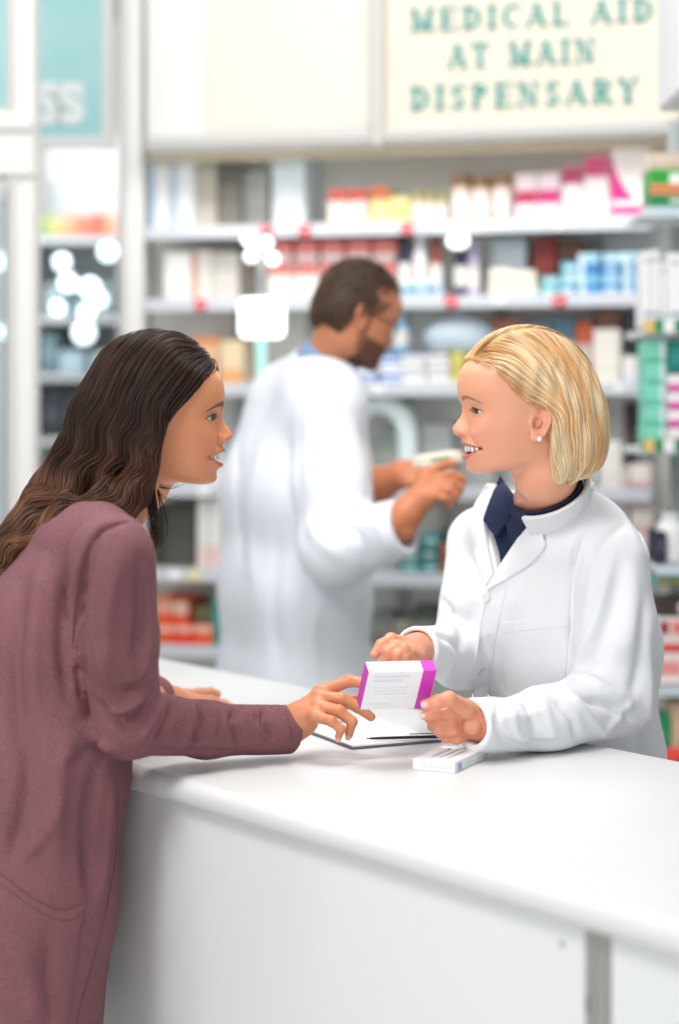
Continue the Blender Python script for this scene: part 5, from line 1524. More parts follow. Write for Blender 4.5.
    poster(-60, 10, -60, 108, 4.76+.12, 'teal poster at the far left edge of the picture, beyond the white frame', None, 0, 0)
    sign_and_shelves()
    stock()
    beyond_glass()
    display_glows()
    tag_ceiling()
def text(name, s, pos, cap_h, yaw, m, parent, ext, bold=0, align='LEFT', font_scale=1.0, spacing=1.0):
    cu = bpy.data.curves.new(name, 'FONT'); cu.body = s; cu.size = cap_h/.72; cu.extrude = ext; cu.offset = bold; cu.align_x = align; cu.space_character = spacing
    ob = bpy.data.objects.new(name, cu); COL.objects.link(ob)
    dg = bpy.context.evaluated_depsgraph_get(); me = bpy.data.meshes.new_from_object(ob.evaluated_get(dg)); bpy.data.objects.remove(ob)
    R = Matrix.Rotation(yaw, 4, 'Z') @ Matrix.Rotation(PI/2, 4, 'X')
    me.transform(R); 
    off = Vector([float(v) for v in pos])-wloc(parent)
    me.transform(Matrix.Translation(off)); me.materials.clear(); me.materials.append(m)
    o = bpy.data.objects.new(name, me); COL.objects.link(o); o.parent = parent; return o
# blocky serif capitals drawn as polygons (unit cap height)
def serif_text(s, pos, caph, parent, m, width, T=.21):
    adv = {'M': 1.05, 'E': .78, 'D': .86, 'I': .46, 'C': .82, 'A': .88, 'L': .74, 'T': .80, 'N': .92, 'S': .70, 'P': .76, 'R': .84, 'Y': .84, ' ': .50}
    tot = sum(adv[c] for c in s)+.16*(len(s)-1); k = width/(tot*caph); x = -tot/2
    t = T; th = .11; sf = .10
    def bar(mb, x0, y0, x1, y1, w0):            # slanted stroke between two baseline points, horizontal width w0
        return [(x0, y0), (x0+w0, y0), (x1+w0, y1), (x1, y1)]
    for ch in s:
        w = adv[ch]; pol = []
        def srf(cx, y, hw=.15): pol.append([(cx-hw, y), (cx+hw, y), (cx+hw, y+th), (cx-hw, y+th)])
        def arc(cx, cy, rx, ry, a0, a1, tw=t, tn=.12, n=14):
            for i in range(n):
                q = []
                for a, o_ in ((a0+(a1-a0)*i/n, 0), (a0+(a1-a0)*(i+1)/n, 0), (a0+(a1-a0)*(i+1)/n, 1), (a0+(a1-a0)*i/n, 1)):
                    ww = tn+(tw-tn)*abs(math.cos(a)); q.append((cx+(rx-o_*ww)*math.cos(a), cy+(ry-o_*tn)*math.sin(a)))
                pol.append(q)
        if ch == 'I': pol.append(bar(0, w/2-t/2, 0, w/2-t/2, 1, t)); srf(w/2, 0, .2); srf(w/2, 1-th, .2)
        if ch in 'EL':
            pol.append(bar(0, .12, 0, .12, 1, t)); srf(.2, 0); srf(.2, 1-th); pol.append([(.12, 0), (w-.04, 0), (w-.04, .09), (.12, .09)]); pol.append([(w-.12, 0), (w-.04, 0), (w-.02, .28), (w-.06, .28)])
            if ch == 'E':
                pol.append([(.12, .91), (w-.06, .91), (w-.06, 1), (.12, 1)]); pol.append([(w-.14, 1), (w-.06, 1), (w-.06, .74), (w-.1, .74)]); pol.append([(.12, .46), (w-.22, .46), (w-.22, .54), (.12, .54)]); pol.append([(w-.26, .38), (w-.2, .38), (w-.2, .62), (w-.26, .62)])
        if ch == 'T': pol.append(bar(0, w/2-t/2, 0, w/2-t/2, 1, t)); srf(w/2, 0, .2); pol.append([(.02, .91), (w-.02, .91), (w-.02, 1), (.02, 1)]); pol.append([(.02, 1), (.02, .72), (.06, .72), (.12, 1)]); pol.append([(w-.02, 1), (w-.12, 1), (w-.06, .72), (w-.02, .72)])
        if ch == 'A': pol.append(bar(0, .06, 0, w/2-.08, 1, .09)); pol.append(bar(0, w-.06-t, 0, w/2-t/2-.0, 1, t)); pol.append([(.2, .3), (w-.22, .3), (w-.22, .38), (.2, .38)]); srf(.12, 0, .13); srf(w-.14, 0, .15)
        if ch == 'N': pol.append(bar(0, .14, 0, .14, 1, .08)); pol.append(bar(0, w-.22, 0, w-.22, 1, .08)); pol.append(bar(0, w-.2-t*.6, 0, .10, 1, t)); srf(.18, 0, .15); srf(.14, 1-th, .14); srf(w-.18, 1-th, .15)
        if ch == 'M': pol.append(bar(0, .13, 0, .13, 1, .08)); pol.append(bar(0, w-.13-t, 0, w-.13-t, 1, t)); pol.append(bar(0, w/2-t/2-.02, .05, .10, 1, t)[0:4]); pol.append(bar(0, w/2-.02, .05, w-.16-t*.5, 1, .09)); srf(.17, 0, .15); srf(w-.2, 0, .17); srf(.13, 1-th, .12); srf(w-.16, 1-th, .14)
        if ch == 'Y': pol.append(bar(0, w/2-t/2, 0, w/2-t/2, .5, t)); pol.append(bar(0, w/2-t/2, .45, .08, 1, t)); pol.append(bar(0, w/2-.02, .45, w-.18, 1, .09)); srf(w/2, 0, .18); srf(.15, 1-th, .15); srf(w-.14, 1-th, .13)
        if ch in 'DPR':
            pol.append(bar(0, .12, 0, .12, 1, t)); srf(.2, 0); srf(.18, 1-th)
            if ch == 'D': arc(.28, .5, w-.34, .5, -PI/2, PI/2)
            else: arc(.30, .74, w-.38, .26, -PI/2, PI/2)
            if ch == 'R': pol.append(bar(0, w-.08-t, 0, .34, .52, t)); srf(w-.10, 0, .12)
        if ch == 'C': arc(w/2, .5, w/2-.04, .5, .75, 2*PI-.75); pol.append([(w-.13, .98), (w-.08, .98), (w-.08, .68), (w-.13, .74)])
        if ch == 'S': arc(w/2, .745, w/2-.1, .255, .35, 1.5*PI, t*.9); arc(w/2, .255, w/2-.1, .255, -PI+.35, PI/2, t*.9); pol.append([(w-.16, 1), (w-.11, 1), (w-.11, .74), (w-.16, .78)]); pol.append([(.09, 0), (.14, 0), (.14, .22), (.09, .26)])
        if pol:
            mb = MB()
            for q in pol:
                V = [np.array(pos)+WA*(x+u)*caph*k+Z1*v*caph for u, v in q]
                V2 = [v+WN*.003 for v in V]; mb.add(V+V2, [(0, 1, 2, 3), (7, 6, 5, 4), (0, 4, 5, 1), (1, 5, 6, 2), (2, 6, 7, 3), (3, 7, 4, 0)])
            mb.build('letter', [m], parent)
        x += w+.16
def wslab(px0, px1, py0, py1, off, dep, mats, name, parent=None, loc=None, bev=.003):
    a = WP(px0, HY, off); b = WP(px1, HY, off); c = (a+b)/2; zt = WP((px0+px1)/2, py0, off)[2]; zb = WP((px0+px1)/2, py1, off)[2]
    mb = MB(); mb.box(np.array([c[0], c[1], 0])-WN*dep/2+Z1*(zt+zb)/2, WA*np.linalg.norm(b-a), WN*dep, Z1*(zt-zb), 0, bev)
    return mb.build(name, mats, parent, loc=loc)
def sign_and_shelves():
    cream = mat('sign_cream', (232, 221, 203), .5); alu = mat('sign_frame', (206, 203, 199), .4)
    def board(px0, px1, m, label, texts=None):
        c = (WP(px0, 134, .42)+WP(px1, 134, .42))/2
        r_ = thing('sign_board', label, 'sign', c)
        dy = 0 if px0 < 300 else -10.5
        wslab(px0, px1, -40, 134+dy, .40, .10, [m], 'panel', r_)
        wslab(px0-1, px1+1, 132+dy, 149+dy, .43, .14, [alu], 'bottom_rail', r_); wslab(px0-1, px1+1, 141+dy, 145+dy, .436, .01, [mat('rail_groove', (186, 186, 186), .5)], 'rail_groove', r_)
        return r_
    wm = mat('sign_white', (232, 231, 230), .5)
    r1 = board(146, 371, wm, 'blank white sign board above the left shelves')
    wslab(204, 372, -40, 129, .404, .01, [mat('sign_offwhite', (228, 222, 213), .5)], 'overlay_panel', r1)
    r2 = board(383, 740, cream, 'cream sign board lettered MEDICAL AID AT MAIN DISPENSARY')
    wslab(372, 382, -40, 146, .44, .12, [alu], 'divider', r2)
    teal = mat('letter_teal', (62, 156, 152), .5)
    for s, x0, x1, yb, yt in (('MEDICAL AID', 408, 652, 27, 3), ('AT MAIN', 447, 595, 66, 41), ('DISPENSARY', 408, 637, 107, 82)):
        cx = (x0+x1)/2; p = WP(cx, yb, .402); q = WP(cx, yt, .402); a = WP(x0, yb, .402); b = WP(x1, yb, .402)
        serif_text(s, p, q[2]-p[2], r2, teal, np.linalg.norm((b-a)[:2]))
    # beige light rail under the sign
    o = wslab(150, 700, 146, 153, .36, .05, [mat('rail_beige', (226, 212, 180), .5)], 'trim_4'); o['kind'] = 'structure'
    # uprights against the wall
    for k, x in enumerate((146, 240, 312, 403, 500, 598, 690)):
        c = WP(x, HY, .098); mb = MB(); mb.box((c[0], c[1], 1.02), WA*.03, WN*.014, Z1*2.04, 0, .002)
        tag(mb.build('shelf_upright', [mat('upright_grey', (168, 170, 172), .4)], None, loc=(c[0], c[1], 0)), 'slim grey metal shelf upright against the back wall', 'upright', 'shelf uprights on the back wall')
def stock():
    R1 = (226, 60, 70)
    zA = shelf('A', 146, 652, 223, .34, .24, 'long top shelf of cartons and jars below the sign boards', tags=((268, R1), (306, R1), (408, R1), (560, (240, 238, 236))))
    zB = shelf('B', 146, 646, 297, .34, .24, 'second long shelf from the top, below the magenta boxes', tags=((202, R1), (452, R1), (560, R1), (500, (240, 240, 240))))
    zC = shelf('C', 146, 652, 384, .34, .24, 'third long shelf behind the heads of the people', tags=((380, (240, 240, 240)), (620, (236, 236, 240))))
    zD = shelf('D', 146, 652, 487, .34, .24, 'fourth shelf, just under the dark-haired woman\'s chin', tags=((205, (244, 244, 244)),))
    zE = shelf('E', 146, 652, 574, .34, .24, 'fifth shelf, above the row of orange boxes', tags=((176, (250, 250, 250)), (196, (232, 226, 160))))
    zF = shelf('F', 146, 652, 652, .34, .24, 'sixth shelf, holding the orange boxes')
    # ---- shelf A
    carton(149, 170, zA, 157, .30, .2, (242, 244, 248), 'side', (176, 200, 222), 'tall white carton with blue edge at the left end of the top shelf')
    carton(171, 193, zA, 157, .30, .2, (240, 242, 246), 'side', (190, 206, 222), 'tall white carton second from the left on the top shelf')
    carton(196, 217, zA, 158, .26, .2, (196, 190, 176), 'low', (208, 202, 190), 'beige carton on the top shelf beside the white cartons')
    carton(219, 240, zA, 162, .26, .2, (138, 134, 124), 'high', (104, 104, 100), 'dark grey carton on the top shelf')
    carton(243, 268, zA, 170, .22, .2, (176, 176, 172), 'mid', (188, 188, 184), 'mid grey carton on the top shelf beside the dark one')
    carton(272, 305, zA, 156, .28, .2, (224, 236, 242), 'tag', (238, 244, 248), 'pale blue carton on the top shelf left of the gap')
    carton(328, 347, zA, 188, .30, .16, (240, 228, 218), 'high', (218, 96, 84), 'white carton with red top stripe, left one of the pair on the top shelf')
    carton(348, 367, zA, 188, .30, .16, (242, 230, 220), 'high', (214, 92, 80), 'white carton with red top stripe, right one of the pair on the top shelf')
    carton(370, 388, zA, 186, .30, .16, (244, 222, 158), 'high', (226, 116, 84), 'yellow carton with orange lid on the top shelf')
    carton(389, 410, zA, 196, .30, .16, (246, 226, 164), 'tag', (240, 206, 120), 'plain yellow carton on the top shelf beside the jars')
    for k, x in enumerate((418, 430, 442)):
        bottle(x, 6, zA, 190+2*k, .30, (214, 206, 182), (168, 160, 110), ['leftmost', 'middle', 'rightmost'][k]+' of three small olive-lidded jars on the top shelf', 'jar', 'olive lidded jars', True)
    for k, x in enumerate((461, 481, 502)):
        bottle(x, 9.5, zA, 175+(k == 1)*2, .30, (238, 214, 204), (150, 116, 84), ['leftmost', 'middle', 'rightmost'][k]+' of three large brown-lidded jars on the top shelf', 'jar', 'brown lidded jars', True)
    carton(515, 537, zA, 173, .31, .18, (246, 226, 232), 'mid', (190, 50, 92), 'pink carton with dark red centre band on the top shelf')
    carton(538, 560, zA, 172, .31, .18, (246, 224, 232), 'mid', (206, 44, 122), 'pink carton with magenta centre band on the top shelf')
    carton(562, 583, zA, 165, .31, .18, (246, 232, 232), 'high', (190, 70, 110), 'white carton with plum top stripe on the top shelf, the shorter one')
    carton(584, 609, zA, 154, .31, .18, (248, 234, 234), 'high', (216, 84, 130), 'white carton with rose top stripe beside the tall magenta curve box')
    carton(611, 650, zA, 143, .335, .16, (246, 238, 236), 'swoosh', (228, 34, 134), 'tall white box with a magenta curve at the right of the top shelf')
    # ---- shelf B
    carton(164, 190, zB, 252, .30, .2, (244, 242, 238), 'low', (238, 234, 230), 'big white box on the left end of the second shelf')
    carton(192, 211, zB, 250, .28, .2, (232, 226, 218), 'side', (214, 150, 136), 'cream carton with a reddish edge on the second shelf')
    carton(213, 238, zB, 252, .26, .2, (222, 216, 208), 'mid', (230, 226, 220), 'beige carton on the second shelf under the grey cartons')
    for k in range(5):
        x0 = 268+k*26
        carton(x0, x0+24, zB, 262, .28, .2, (246, 240, 238), 'high', (234, 132, 124), ['first', 'second', 'third', 'fourth', 'fifth'][k]+' from the left of the red-striped white packs on the second shelf', group='red striped packs')
        zz = WP(x0+12, 261, .28)[2]
        carton(x0+1, x0+24, zz, 236, .27, .18, (236, 138, 130), 'low', (250, 236, 232), ['first', 'second', 'third', 'fourth', 'fifth'][k]+' from the left of the red packs lying on the striped ones', group='red packs')
    bottle(405, 6, zB, 234, .30, (40, 52, 84), (30, 36, 60), 'dark blue bottle on the second shelf left of the white bottle')
    bottle(420, 7, zB, 234, .30, (236, 238, 242), (222, 224, 230), 'white bottle on the second shelf between dark bottles')
    bottle(436, 7, zB, 236, .28, (172, 84, 72), (140, 60, 54), 'brick red bottle on the second shelf')
    carton(402, 421, zB, 282, .335, .05, (196, 220, 240), 'tag', (60, 134, 206), 'light blue pack at the front of the second shelf')
    carton(422, 441, zB, 281, .335, .05, (210, 228, 242), 'tag', (44, 120, 200), 'light blue pack with a dark blue mark on the second shelf')
    bottle(461, 7, zB, 240, .28, (44, 50, 82), (34, 38, 60), 'tall navy bottle on the second shelf near the glowing oval')
    bottle(474, 6, zB, 242, .28, (206, 190, 222), (190, 170, 210), 'lilac bottle on the second shelf')
    carton(492, 526, zB, 232, .14, .1, (206, 220, 228), 'mid', (196, 212, 222), 'large pale blue box standing at the back of the second shelf')
    stack(488, 511, zB, 268, 2, .32, .16, [(240, 232, 214), (244, 236, 220)], 'tag', (228, 214, 190), 'left on the second shelf', 'cream flat box')
    stack(512, 536, zB, 270, 2, .32, .16, [(242, 234, 218)], 'tag', (226, 214, 190), 'right of the other cream ones', 'cream flat box')
    carton(534, 556, zB, 236, .16, .1, (176, 70, 62), 'high', (150, 60, 54), 'dark red box at the back of the second shelf')
    carton(558, 584, zB, 240, .14, .1, (120, 84, 66), 'mid', (90, 66, 58), 'brown box at the back of the second shelf')
    stack(540, 559, zB, 276, 2, .32, .16, [(96, 176, 186), (120, 190, 196)], 'tag', (220, 236, 238), 'beside the cream boxes', 'teal flat box')
    stack(560, 578, zB, 262, 3, .32, .16, [(92, 168, 196), (150, 200, 214)], 'tag', (226, 240, 242), 'left of the blue stacks', 'sea blue flat box')
    for q, (x0, x1, t) in enumerate(((579, 600, 253), (601, 621, 253), (622, 644, 252))):
        stack(x0, x1, zB, t, 4, .32, .16, [(74, 146, 200), (120, 186, 218), (58, 128, 190), (164, 208, 226)], 'side' if q != 1 else 'tag', (214, 234, 240), ['nearest the cream boxes', 'in the middle of three', 'nearest the right rack'][q], 'bright blue box', group='bright blue boxes')
    # ---- shelf C
    stack(193, 218, zC, 336, 2, .30, .18, [(240, 226, 210), (236, 190, 150)], 'high', (226, 140, 96), 'behind the dark-haired woman', 'cream and orange carton')
    carton(220, 243, zC, 340, .30, .18, (238, 214, 180), 'low', (232, 170, 110), 'pale orange carton on the third shelf beside the glowing panel')
    stack(356, 378, zC, 350, 4, .32, .2, [(84, 124, 196), (226, 232, 242)], 'mid', (236, 240, 246), 'behind the man\'s chin', 'blue and white flat pack')
    stack(379, 401, zC, 354, 3, .32, .2, [(96, 136, 202), (232, 236, 244)], 'mid', (240, 240, 246), 'right of the man\'s chin', 'blue and white flat pack')
    stack(402, 426, zC, 354, 4, .32, .2, [(240, 238, 234), (206, 216, 232)], 'low', (228, 222, 214), 'left on the third shelf', 'white flat pack')
    stack(427, 450, zC, 354, 4, .32, .2, [(242, 238, 232), (232, 226, 220)], 'low', (190, 200, 222), 'right by the yellow box', 'white flat pack')
    carton(451, 464, zC, 352, .32, .2, (208, 200, 108), 'mid', (196, 186, 90), 'olive yellow box on the third shelf beside the blonde hair')
    bottle(401, 8, WP(401, 352.5, .32)[2], 312, .30, (140, 190, 216), (190, 216, 230), 'sky blue bottle standing on the flat packs beside the man')
    # pale bag
    p = WP(460, 352, .26); 
    def bag(q):
        d = ell(q, (p[0], p[1], p[2]+.042), (.10, .06, .052)); return np.maximum(d, p[2]-q[:, 2])-.003*wob(q, 40, 61)
    V, Q = mesh_sdf(bag, p-[.13, .1, .01], p+[.13, .1, .16], .007); b_ = thing('plastic_bag', 'pale blue plastic bag resting on the white flat packs of the third shelf', 'bag', p)
    mesh_obj('bag', V, Q, cm((206, 222, 234)), b_); mb = MB(); mb.lathe(p+[0, 0, .086], [(.014, 0), (.010, .008), (.018, .018)], 14); mb.build('knot', [cm((196, 206, 230))], b_, smooth=True)
    for k, (x0, x1, t, rgb) in enumerate(((466, 488, 340, (226, 120, 70)), (489, 520, 318, (170, 110, 90)), (521, 550, 322, (120, 140, 160)), (551, 575, 318, (96, 130, 150)), (576, 592, 322, (230, 110, 70)))):
        carton(x0, x1, zC, t, .22, .14, rgb, 'mid', (226, 220, 214), ['orange', 'brown', 'slate', 'blue grey', 'coral'][k]+' carton on the third shelf above the blonde hair')
    carton(593, 620, zC, 329, .31, .18, (242, 236, 226), 'low', (232, 226, 216), 'tall cream box on the third shelf right of the blonde hair')
    carton(622, 636, zC, 356, .31, .18, (238, 234, 232), 'low', (214, 214, 226), 'small white box on the third shelf, left of the pair')
    carton(637, 650, zC, 357, .31, .18, (236, 232, 230), 'low', (210, 212, 226), 'small white box on the third shelf, right of the pair')
    carton(597, 620, zC, 0, .12, .08, (150, 110, 90), 'mid', (130, 90, 76), 'brown carton at the back of the third shelf', zt=zC+.20)
    carton(626, 644, zC, 0, .12, .08, (80, 80, 96), 'mid', (60, 60, 74), 'dark carton at the back of the third shelf', zt=zC+.21)
    # ---- shelf D
    carton(165, 192, zD, 446, .28, .2, (214, 214, 208), 'mid', (226, 226, 222), 'light grey box on the fourth shelf under the chin')
    carton(194, 220, zD, 438, .28, .2, (226, 228, 230), 'mid', (236, 236, 238), 'whitish box on the fourth shelf beside the light grey one')
    carton(380, 402, zD, 430, .2, .12, (150, 156, 150), 'mid', (170, 176, 170), 'sage grey carton on the fourth shelf behind the man')
    carton(420, 452, zD, 424, .22, .14, (186, 188, 188), 'mid', (196, 198, 198), 'plain grey carton on the fourth shelf between the faces')
    carton(600, 621, zD, 441, .33, .16, (240, 236, 230), 'low', (230, 224, 220), 'white carton on the fourth shelf against the blonde hair')
    carton(624, 636, zD, 402, .16, .1, (70, 56, 58), 'mid', (100, 80, 74), 'very dark carton on the fourth shelf')
    carton(638, 651, zD, 408, .16, .1, (120, 122, 134), 'mid', (140, 142, 150), 'steel grey carton on the fourth shelf')
    # ---- shelf E
    carton(154, 195, zE, 503, .24, .2, (88, 92, 84), 'side', (66, 70, 66), 'dark grey-green box file on the fifth shelf beside the cardigan')
    carton(197, 208, zE, 498, .31, .2, (236, 234, 230), 'low', (240, 214, 204), 'tall white carton on the fifth shelf touching the dark box file')
    carton(209, 221, zE, 499, .31, .2, (238, 236, 234), 'low', (238, 206, 196), 'tall white carton on the fifth shelf nearest the white coat')
    stack(398, 420, zE, 538, 3, .32, .18, [(64, 134, 136), (110, 160, 160)], 'tag', (190, 214, 212), 'left, under the man\'s hands', 'dark teal box')
    stack(421, 438, zE, 534, 3, .32, .18, [(70, 140, 142), (40, 110, 116)], 'tag', (190, 214, 212), 'right, under the man\'s hands', 'dark teal box')
    carton(412, 440, zE, 506, .12, .10, (222, 218, 208), 'mid', (232, 228, 220), 'cream box at the back of the fifth shelf under the hands')
    carton(440, 462, zE, 544, .33, .16, (168, 106, 78), 'mid', (150, 90, 66), 'terracotta box on the fifth shelf beside the white coat sleeve')
    stack(600, 628, zE, 466, 5, .31, .2, [(240, 230, 226), (236, 216, 212)], 'low', (222, 190, 184), 'close to the blonde woman\'s shoulder', 'pinkish white box', group='pinkish white boxes')
    stack(630, 651, zE, 464, 5, .31, .2, [(242, 232, 228), (238, 220, 214)], 'low', (222, 190, 184), 'close to the right rack', 'pinkish white box', group='pinkish white boxes')
    # ---- shelf F
    carton(154, 172, zF, 598, .30, .18, (238, 92, 44), 'high', (240, 180, 150), 'orange box with pale top stripe, upper left of the sixth shelf')
    carton(173, 188, zF, 600, .30, .18, (236, 84, 40), 'high', (236, 200, 180), 'orange box with pale top stripe, second on the sixth shelf')
    for k in range(3):
        carton(156+k*19, 174+k*19, zF, 625, .335, .03, (236, (86, 70, 96)[k], 42), 'high', (246, 190, 172), ['left', 'middle', 'right'][k]+' one of the low orange packs at the front of the sixth shelf', group='low orange packs')
    carton(189, 212, zF, 606, .24, .14, (150, 146, 112), 'mid', (120, 120, 96), 'khaki carton at the back of the sixth shelf')
    carton(213, 219, zF, 596, .33, .2, (44, 150, 140), 'mid', (60, 166, 156), 'narrow green-teal carton on the sixth shelf beside the white coat')
    for k, (x0, x1, t, rgb) in enumerate(((372, 392, 612, (150, 150, 150)), (393, 412, 620, (206, 196, 176)), (413, 436, 606, (96, 104, 96)))):
        carton(x0, x1, zF, t, .2, .14, rgb, 'mid', (170, 170, 160), ['grey', 'sand', 'dark sage'][k]+' carton on the sixth shelf behind the blonde woman\'s hand')
    right_rack()
def right_rack():
    """shelf rack nearer the camera, cut by the right edge of the picture"""
    d = 4.35
    def X(px, dd=d): return (px-CX)/F*dd
    def Z(py, dd=d): return H-(py-HY)/F*dd
    root = thing('display_rack', 'white display rack with green price strips at the right edge', 'rack', (X(690), d+.12, 0))
    wm = mat('rack_white', (222, 226, 228), .4); gm = cm((24, 140, 92))
    mb = MB(); mb.box((X(780), d+.28, 1.1), (X(870)-X(690), 0, 0), (0, .02, 0), (0, 0, 2.2)); mb.build('back_panel', [mat('rack_back', (176, 186, 186), .6)], root)
    for k, (px, dd) in enumerate(((704, .25), (830, .25))):
        mb = MB(); mb.box((X(px), d+dd, 1.12), (.02, 0, 0), (0, .03, 0), (0, 0, 2.24)); mb.build('upright', [mat('upright_grey', (168, 170, 172), .4)], root)
    levels = [(208, 643), (328, 643), (447, 640), (565, 655), (686, 655), (758, 655)]
    for k, (py, px) in enumerate(levels):
        mb = MB(); mb.box(((X(px)+X(830))/2, d+.13, Z(py)-.01), (X(830)-X(px), 0, 0), (0, .27, 0), (0, 0, .016), 0, .002); mb.build('rack_shelf', [wm], root)
        if k in (1, 2):
            mb = MB(); mb.box(((X(px)+X(830))/2, d-.012, Z(py)+.004), (X(830)-X(px), 0, 0), (0, .006, 0), (0, 0, .03), 0); mb.build('green_strip', [gm], root)
            for q, tx in enumerate((648, 668)):
                mb = MB(); mb.box((X(tx+ (0 if q else 0)), d-.017, Z(py)+.003), (.026, 0, 0), (0, .003, 0), (0, 0, .03), 0, .001); mb.build('price_card', [cm((236, 238, 238) if q == 1 else (222, 190, 120))], root)
        else:
            mb = MB(); mb.box(((X(px)+X(830))/2, d-.012, Z(py)-.010), (X(830)-X(px), 0, 0), (0, .006, 0), (0, 0, .024), 0); mb.build('shelf_lip', [mat('lip_blue', (200, 214, 222), .4)], root)
    def box(px0, px1, py0, py1, rgb, bands, label, dy=.02, dep=.12, name='medicine_carton', group=None):
        zb = Z(py1); zt = Z(py0); c = np.array([(X(px0)+X(px1))/2, d+dy+dep/2, (zb+zt)/2]); mb = MB()
        mb.box(c, (X(px1)-X(px0), 0, 0), (0, dep, 0), (0, 0, zt-zb), 0, .002); ms = [cm(rgb)]
        for (u0, u1, v0, v1, rg) in bands:
            w = X(px1)-X(px0); h = zt-zb
            mb.box((X(px0)+w*(u0+u1)/2, d+dy-.0006, zt-h*(v0+v1)/2), (w*(u1-u0), 0, 0), (0, .0014, 0), (0, 0, h*(v1-v0)), len(ms)); ms.append(cm(rg))
        tag(mb.build(name, ms, None, loc=(c[0], c[1], zb)), label, 'box', group)
    box(652, 700, 150, 168, (206, 186, 170), [(.1, .9, .3, .6, (226, 200, 186))], 'beige carton lying on the green box at the top of the right rack', dy=.04)
    box(652, 715, 168, 189, (40, 158, 60), [(.0, 1, .72, .95, (240, 140, 100)), (.3, .5, .2, .7, (240, 240, 236))], 'bright green box with orange stripe at the top of the right rack')
    box(652, 715, 189, 207, (36, 130, 74), [(.0, 1, .05, .25, (240, 150, 110)), (.3, .9, .5, .7, (220, 226, 226))], 'dark green box under the bright green one on the right rack')
    for k, (a, b, t) in enumerate(((645, 652, 250), (653, 661, 249), (662, 668, 262), (669, 690, 252))):
        box(a, b, t, 326, (240, 240, 242), [(.1, .9, .1, .16, (206, 208, 214)), (.1, .9, .8, .86, (170, 176, 190))], ['leftmost slim white carton standing on the right rack above the green strip', 'second slim white carton standing on the right rack', 'shorter slim white carton between taller ones on the right rack', 'wide white carton at the picture edge on the right rack'][k])
    for k in range(5):
        y1 = 446-k*21.3; y0 = y1-20.8
        box(647+(k % 2), 668, y0, y1, (128, 214, 190), [(.70, .94, .1, .9, (214, 226, 226)), (.0, .66, .8, .97, (96, 196, 170))], 'mint green box, %s of the mint pile on the right rack' % ['lowest', 'second from the bottom', 'middle one', 'second from the top', 'topmost'][k], group='mint green boxes')
    box(669, 700, 340, 373, (30, 130, 120), [(.1, .9, .3, .7, (50, 150, 140))], 'deep green box right of the mint stack at the picture edge')
    for k in range(4):
        y1 = 446-k*18; y0 = y1-17.5
        box(669, 700, y0, y1, (246, 238, 242), [(0, 1, .55, .95, (212, 70, 160))], 'pink striped box, %s of the pink pile at the picture edge' % ['lowest', 'second from the bottom', 'third from the bottom', 'topmost'][k], group='pink striped boxes')
    # items lower down
    p = np.array([X(676), d+.07, Z(564)]); r_ = thing('bottle', 'white tub with rounded shoulders on the right rack at shoulder level', 'bottle', p)
    mb = MB(); mb.lathe(p, [(.03, 0), (.033, .006), (.033, .075), (.026, .092), (.018, .096)], 24); mb.build('body', [cm((240, 240, 240))], r_, smooth=True)
    mb = MB(); mb.lathe(p+Z1*.095, [(.022, 0), (.022, .016), (.02, .018)], 20); mb.build('lid', [cm((226, 228, 230))], r_)
    box(657, 668, 532, 564, (44, 46, 60), [(.2, .8, .3, .6, (80, 84, 100))], 'dark narrow box beside the white tub on the right rack')
    box(656, 700, 640, 685, (240, 226, 222), [(0, 1, .1, .3, (216, 84, 84)), (.1, .6, .5, .8, (236, 150, 150))], 'white carton with coral stripe below the blue lip of the right rack')
    box(658, 690, 618, 639.5, (236, 230, 226), [(.1, .4, .2, .8, (160, 60, 60)), (.5, .8, .2, .8, (240, 120, 120))], 'carton with dark red marks lying on the coral-striped one')
    box(660, 700, 600, 617.5, (70, 56, 54), [(.5, .9, .2, .8, (226, 222, 218))], 'dark brown carton on top of the pile on the right rack')
    box(656, 700, 576, 590, (120, 190, 196), [(.2, .8, .5, .9, (220, 210, 110))], 'teal and yellow pack under the dark narrow box', dy=.10, dep=.08)
    box(656, 672, 718, 757, (28, 150, 100), [(.2, .8, .3, .6, (60, 170, 120))], 'emerald green box near the counter end of the right rack')
    box(673, 700, 706, 757, (214, 190, 160), [(.2, .8, .3, .6, (226, 206, 180))], 'sand coloured box near the counter end of the right rack')
    box(652, 700, 747, 757, (232, 60, 56), [(.1, .9, .3, .7, (240, 90, 80))], 'flat red pack at the lowest visible level of the right rack', dy=-.07, dep=.06)
    # hanging cabinet corner top right
    q = thing('wall_cabinet', 'grey-white cabinet corner hanging at the upper right edge', 'cabinet', (X(700, 3.9), 4.0, Z(90, 3.9)))
    a = X(657, 4.2); b = X(770, 3.9); mb = MB(); mb.box(((a+b)/2, 4.05, (Z(-60, 3.9)+Z(90, 3.9))/2), (b-a, 0, 0), (0, .3, 0), (0, 0, Z(-60, 3.9)-Z(90, 3.9)), 0, .008); mb.build('body', [mat('cabinet_white', (222, 224, 230), .4)], q)
    mb = MB(); mb.box(((a+b)/2, 3.895, Z(72, 3.9)), (b-a-.01, 0, 0), (0, .012, 0), (0, 0, .012), 0, .002); mb.build('door_edge', [mat('cabinet_shade', (196, 198, 204), .5)], q)
